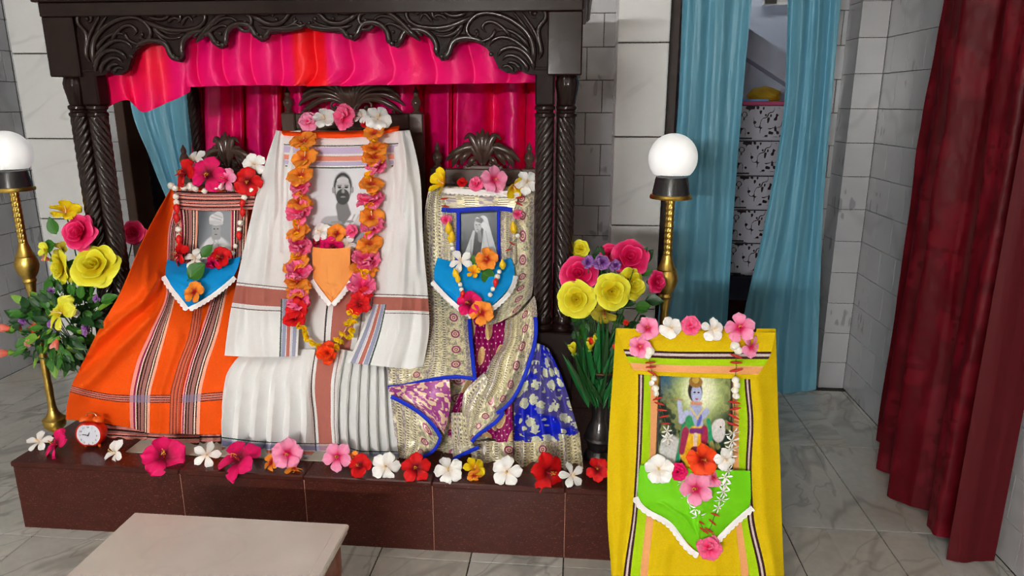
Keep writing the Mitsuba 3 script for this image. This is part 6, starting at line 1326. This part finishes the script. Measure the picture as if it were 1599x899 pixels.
# right bouquet
rose(904, 427, 2.32, 31, 'rose', 'pink rose leftmost in the right bouquet, before the carved column', (-.1, -.85, .5), FR, grr, 15)
rose(985, 401, 2.40, 31, 'rose', 'largest pink rose at the top right of the right bouquet', (.1, -.85, .5), FR, grr, 50)
rose(954, 396, 2.42, 18, 'rose', 'smaller pink rose at the top middle of the right bouquet', (0, -.9, .5), FR, grr, 80)
rose(1028, 440, 2.44, 18, 'rose', 'dark pink rose at the right edge by the brass lamp', (.6, -.7, .2), FR, grr, 20)
rose(900, 467, 2.27, 31, 'lemon', 'yellow rose in front, lower left of the right bouquet', (-.1, -.92, .25), FR, grr, 30)
rose(957, 455, 2.28, 30, 'lemon', 'yellow rose in front, middle of the right bouquet', (.1, -.92, .25), FR, grr, 60)
rose(990, 442, 2.34, 27, 'lemon', 'yellow rose turned to the right in the right bouquet', (.55, -.75, .35), FR, grr, 10)
rose(906, 388, 2.41, 15, 'lemon', 'small yellow rose at the top left of the right bouquet', (-.2, -.9, .4), FR, grr, 0)
for a in [(918, 409, 2.31, 15, 'purple', 'purple flower left in the lilac cluster of the right bouquet'), (940, 409, 2.31, 19, 'purple', 'pale lilac flower in the middle of the right bouquet'), (962, 414, 2.33, 13, 'purple', 'purple flower below the smaller pink rose'), (921, 532, 2.25, 8, 'coral', 'small red flower below the yellow roses, left one'), (963, 540, 2.23, 8, 'coral', 'small red flower below the yellow roses, at the yellow cloth'), (978, 504, 2.30, 7, 'coral', 'small red flower below the middle yellow rose'), (1009, 515, 2.32, 8, 'coral', 'small red flower beside the pink hibiscus of the yellow cloth')]:
    small(*a, FR, grr)
bloom(944, 486, 2.31, 23, 'olive', 'olive yellow flower drooping under the yellow roses', (0, -.8, -.3), FR, grr, 'hibwide', 5, 50)
bud(895, 545, 2.25, 13, 'lemon', 'yellow-green bud left of the grass blades', (-.2, -.3, .9), FR, grr); bud(922, 538, 2.24, 14, 'lemon', 'yellow-green bud above the grass blades', (.1, -.4, .9), FR, grr); bud(930, 528, 2.26, 10, 'lemon', 'smaller yellow-green bud behind the one above the grass', (.4, -.3, .9), FR, grr)
fo = thing('artificial_foliage', 'dark green leaves and grass blades filling the right bouquet', 'leaf spray', None)
for i in range(70):
    x, y = rg.uniform(892, 1010), rg.uniform(400, 530)
    Y = (2.45 if y < 470 else 2.37) + rg.uniform(-.03, .05); P = at(x, y, Y); a = math.atan2(-(y - 470), x - 945) + rg.normal(0, .5)
    leaf_at(fo, P, (math.cos(a), rg.normal(-.2, .2), math.sin(a)), size_at(P, rg.uniform(18, 30)), ('mat_leaf_dark', 'mat_leaf_dark', 'mat_leaf')[i % 3], .32, .25, 'leaf', (rg.normal(0, .4), -.8, .5))
for i in range(60):
    x0, y0 = rg.uniform(915, 950), rg.uniform(600, 640); x1, y1 = x0 + rg.normal(0, 26), y0 - rg.uniform(35, 110)
    A, B = at(x0, y0, 2.285 + rg.uniform(-.02, .02)), at(x1, y1, 2.25 + rg.uniform(-.04, .06)); d = B - A
    leaf_at(fo, A, d, np.linalg.norm(d), ('mat_grass', 'mat_leaf_dark', 'mat_grass')[i % 3], .045, .12, 'grass_blade', (rg.normal(0, .5), -.9, .2))
for i in range(14):
    x, y = rg.uniform(900, 1000), rg.uniform(420, 540); part(fo, 'stem', tube(curve([at(x, y, 2.34), at((x + 938) / 2, (y + 590) / 2, 2.34), FR], 10), .0016, 6), 'mat_stem')
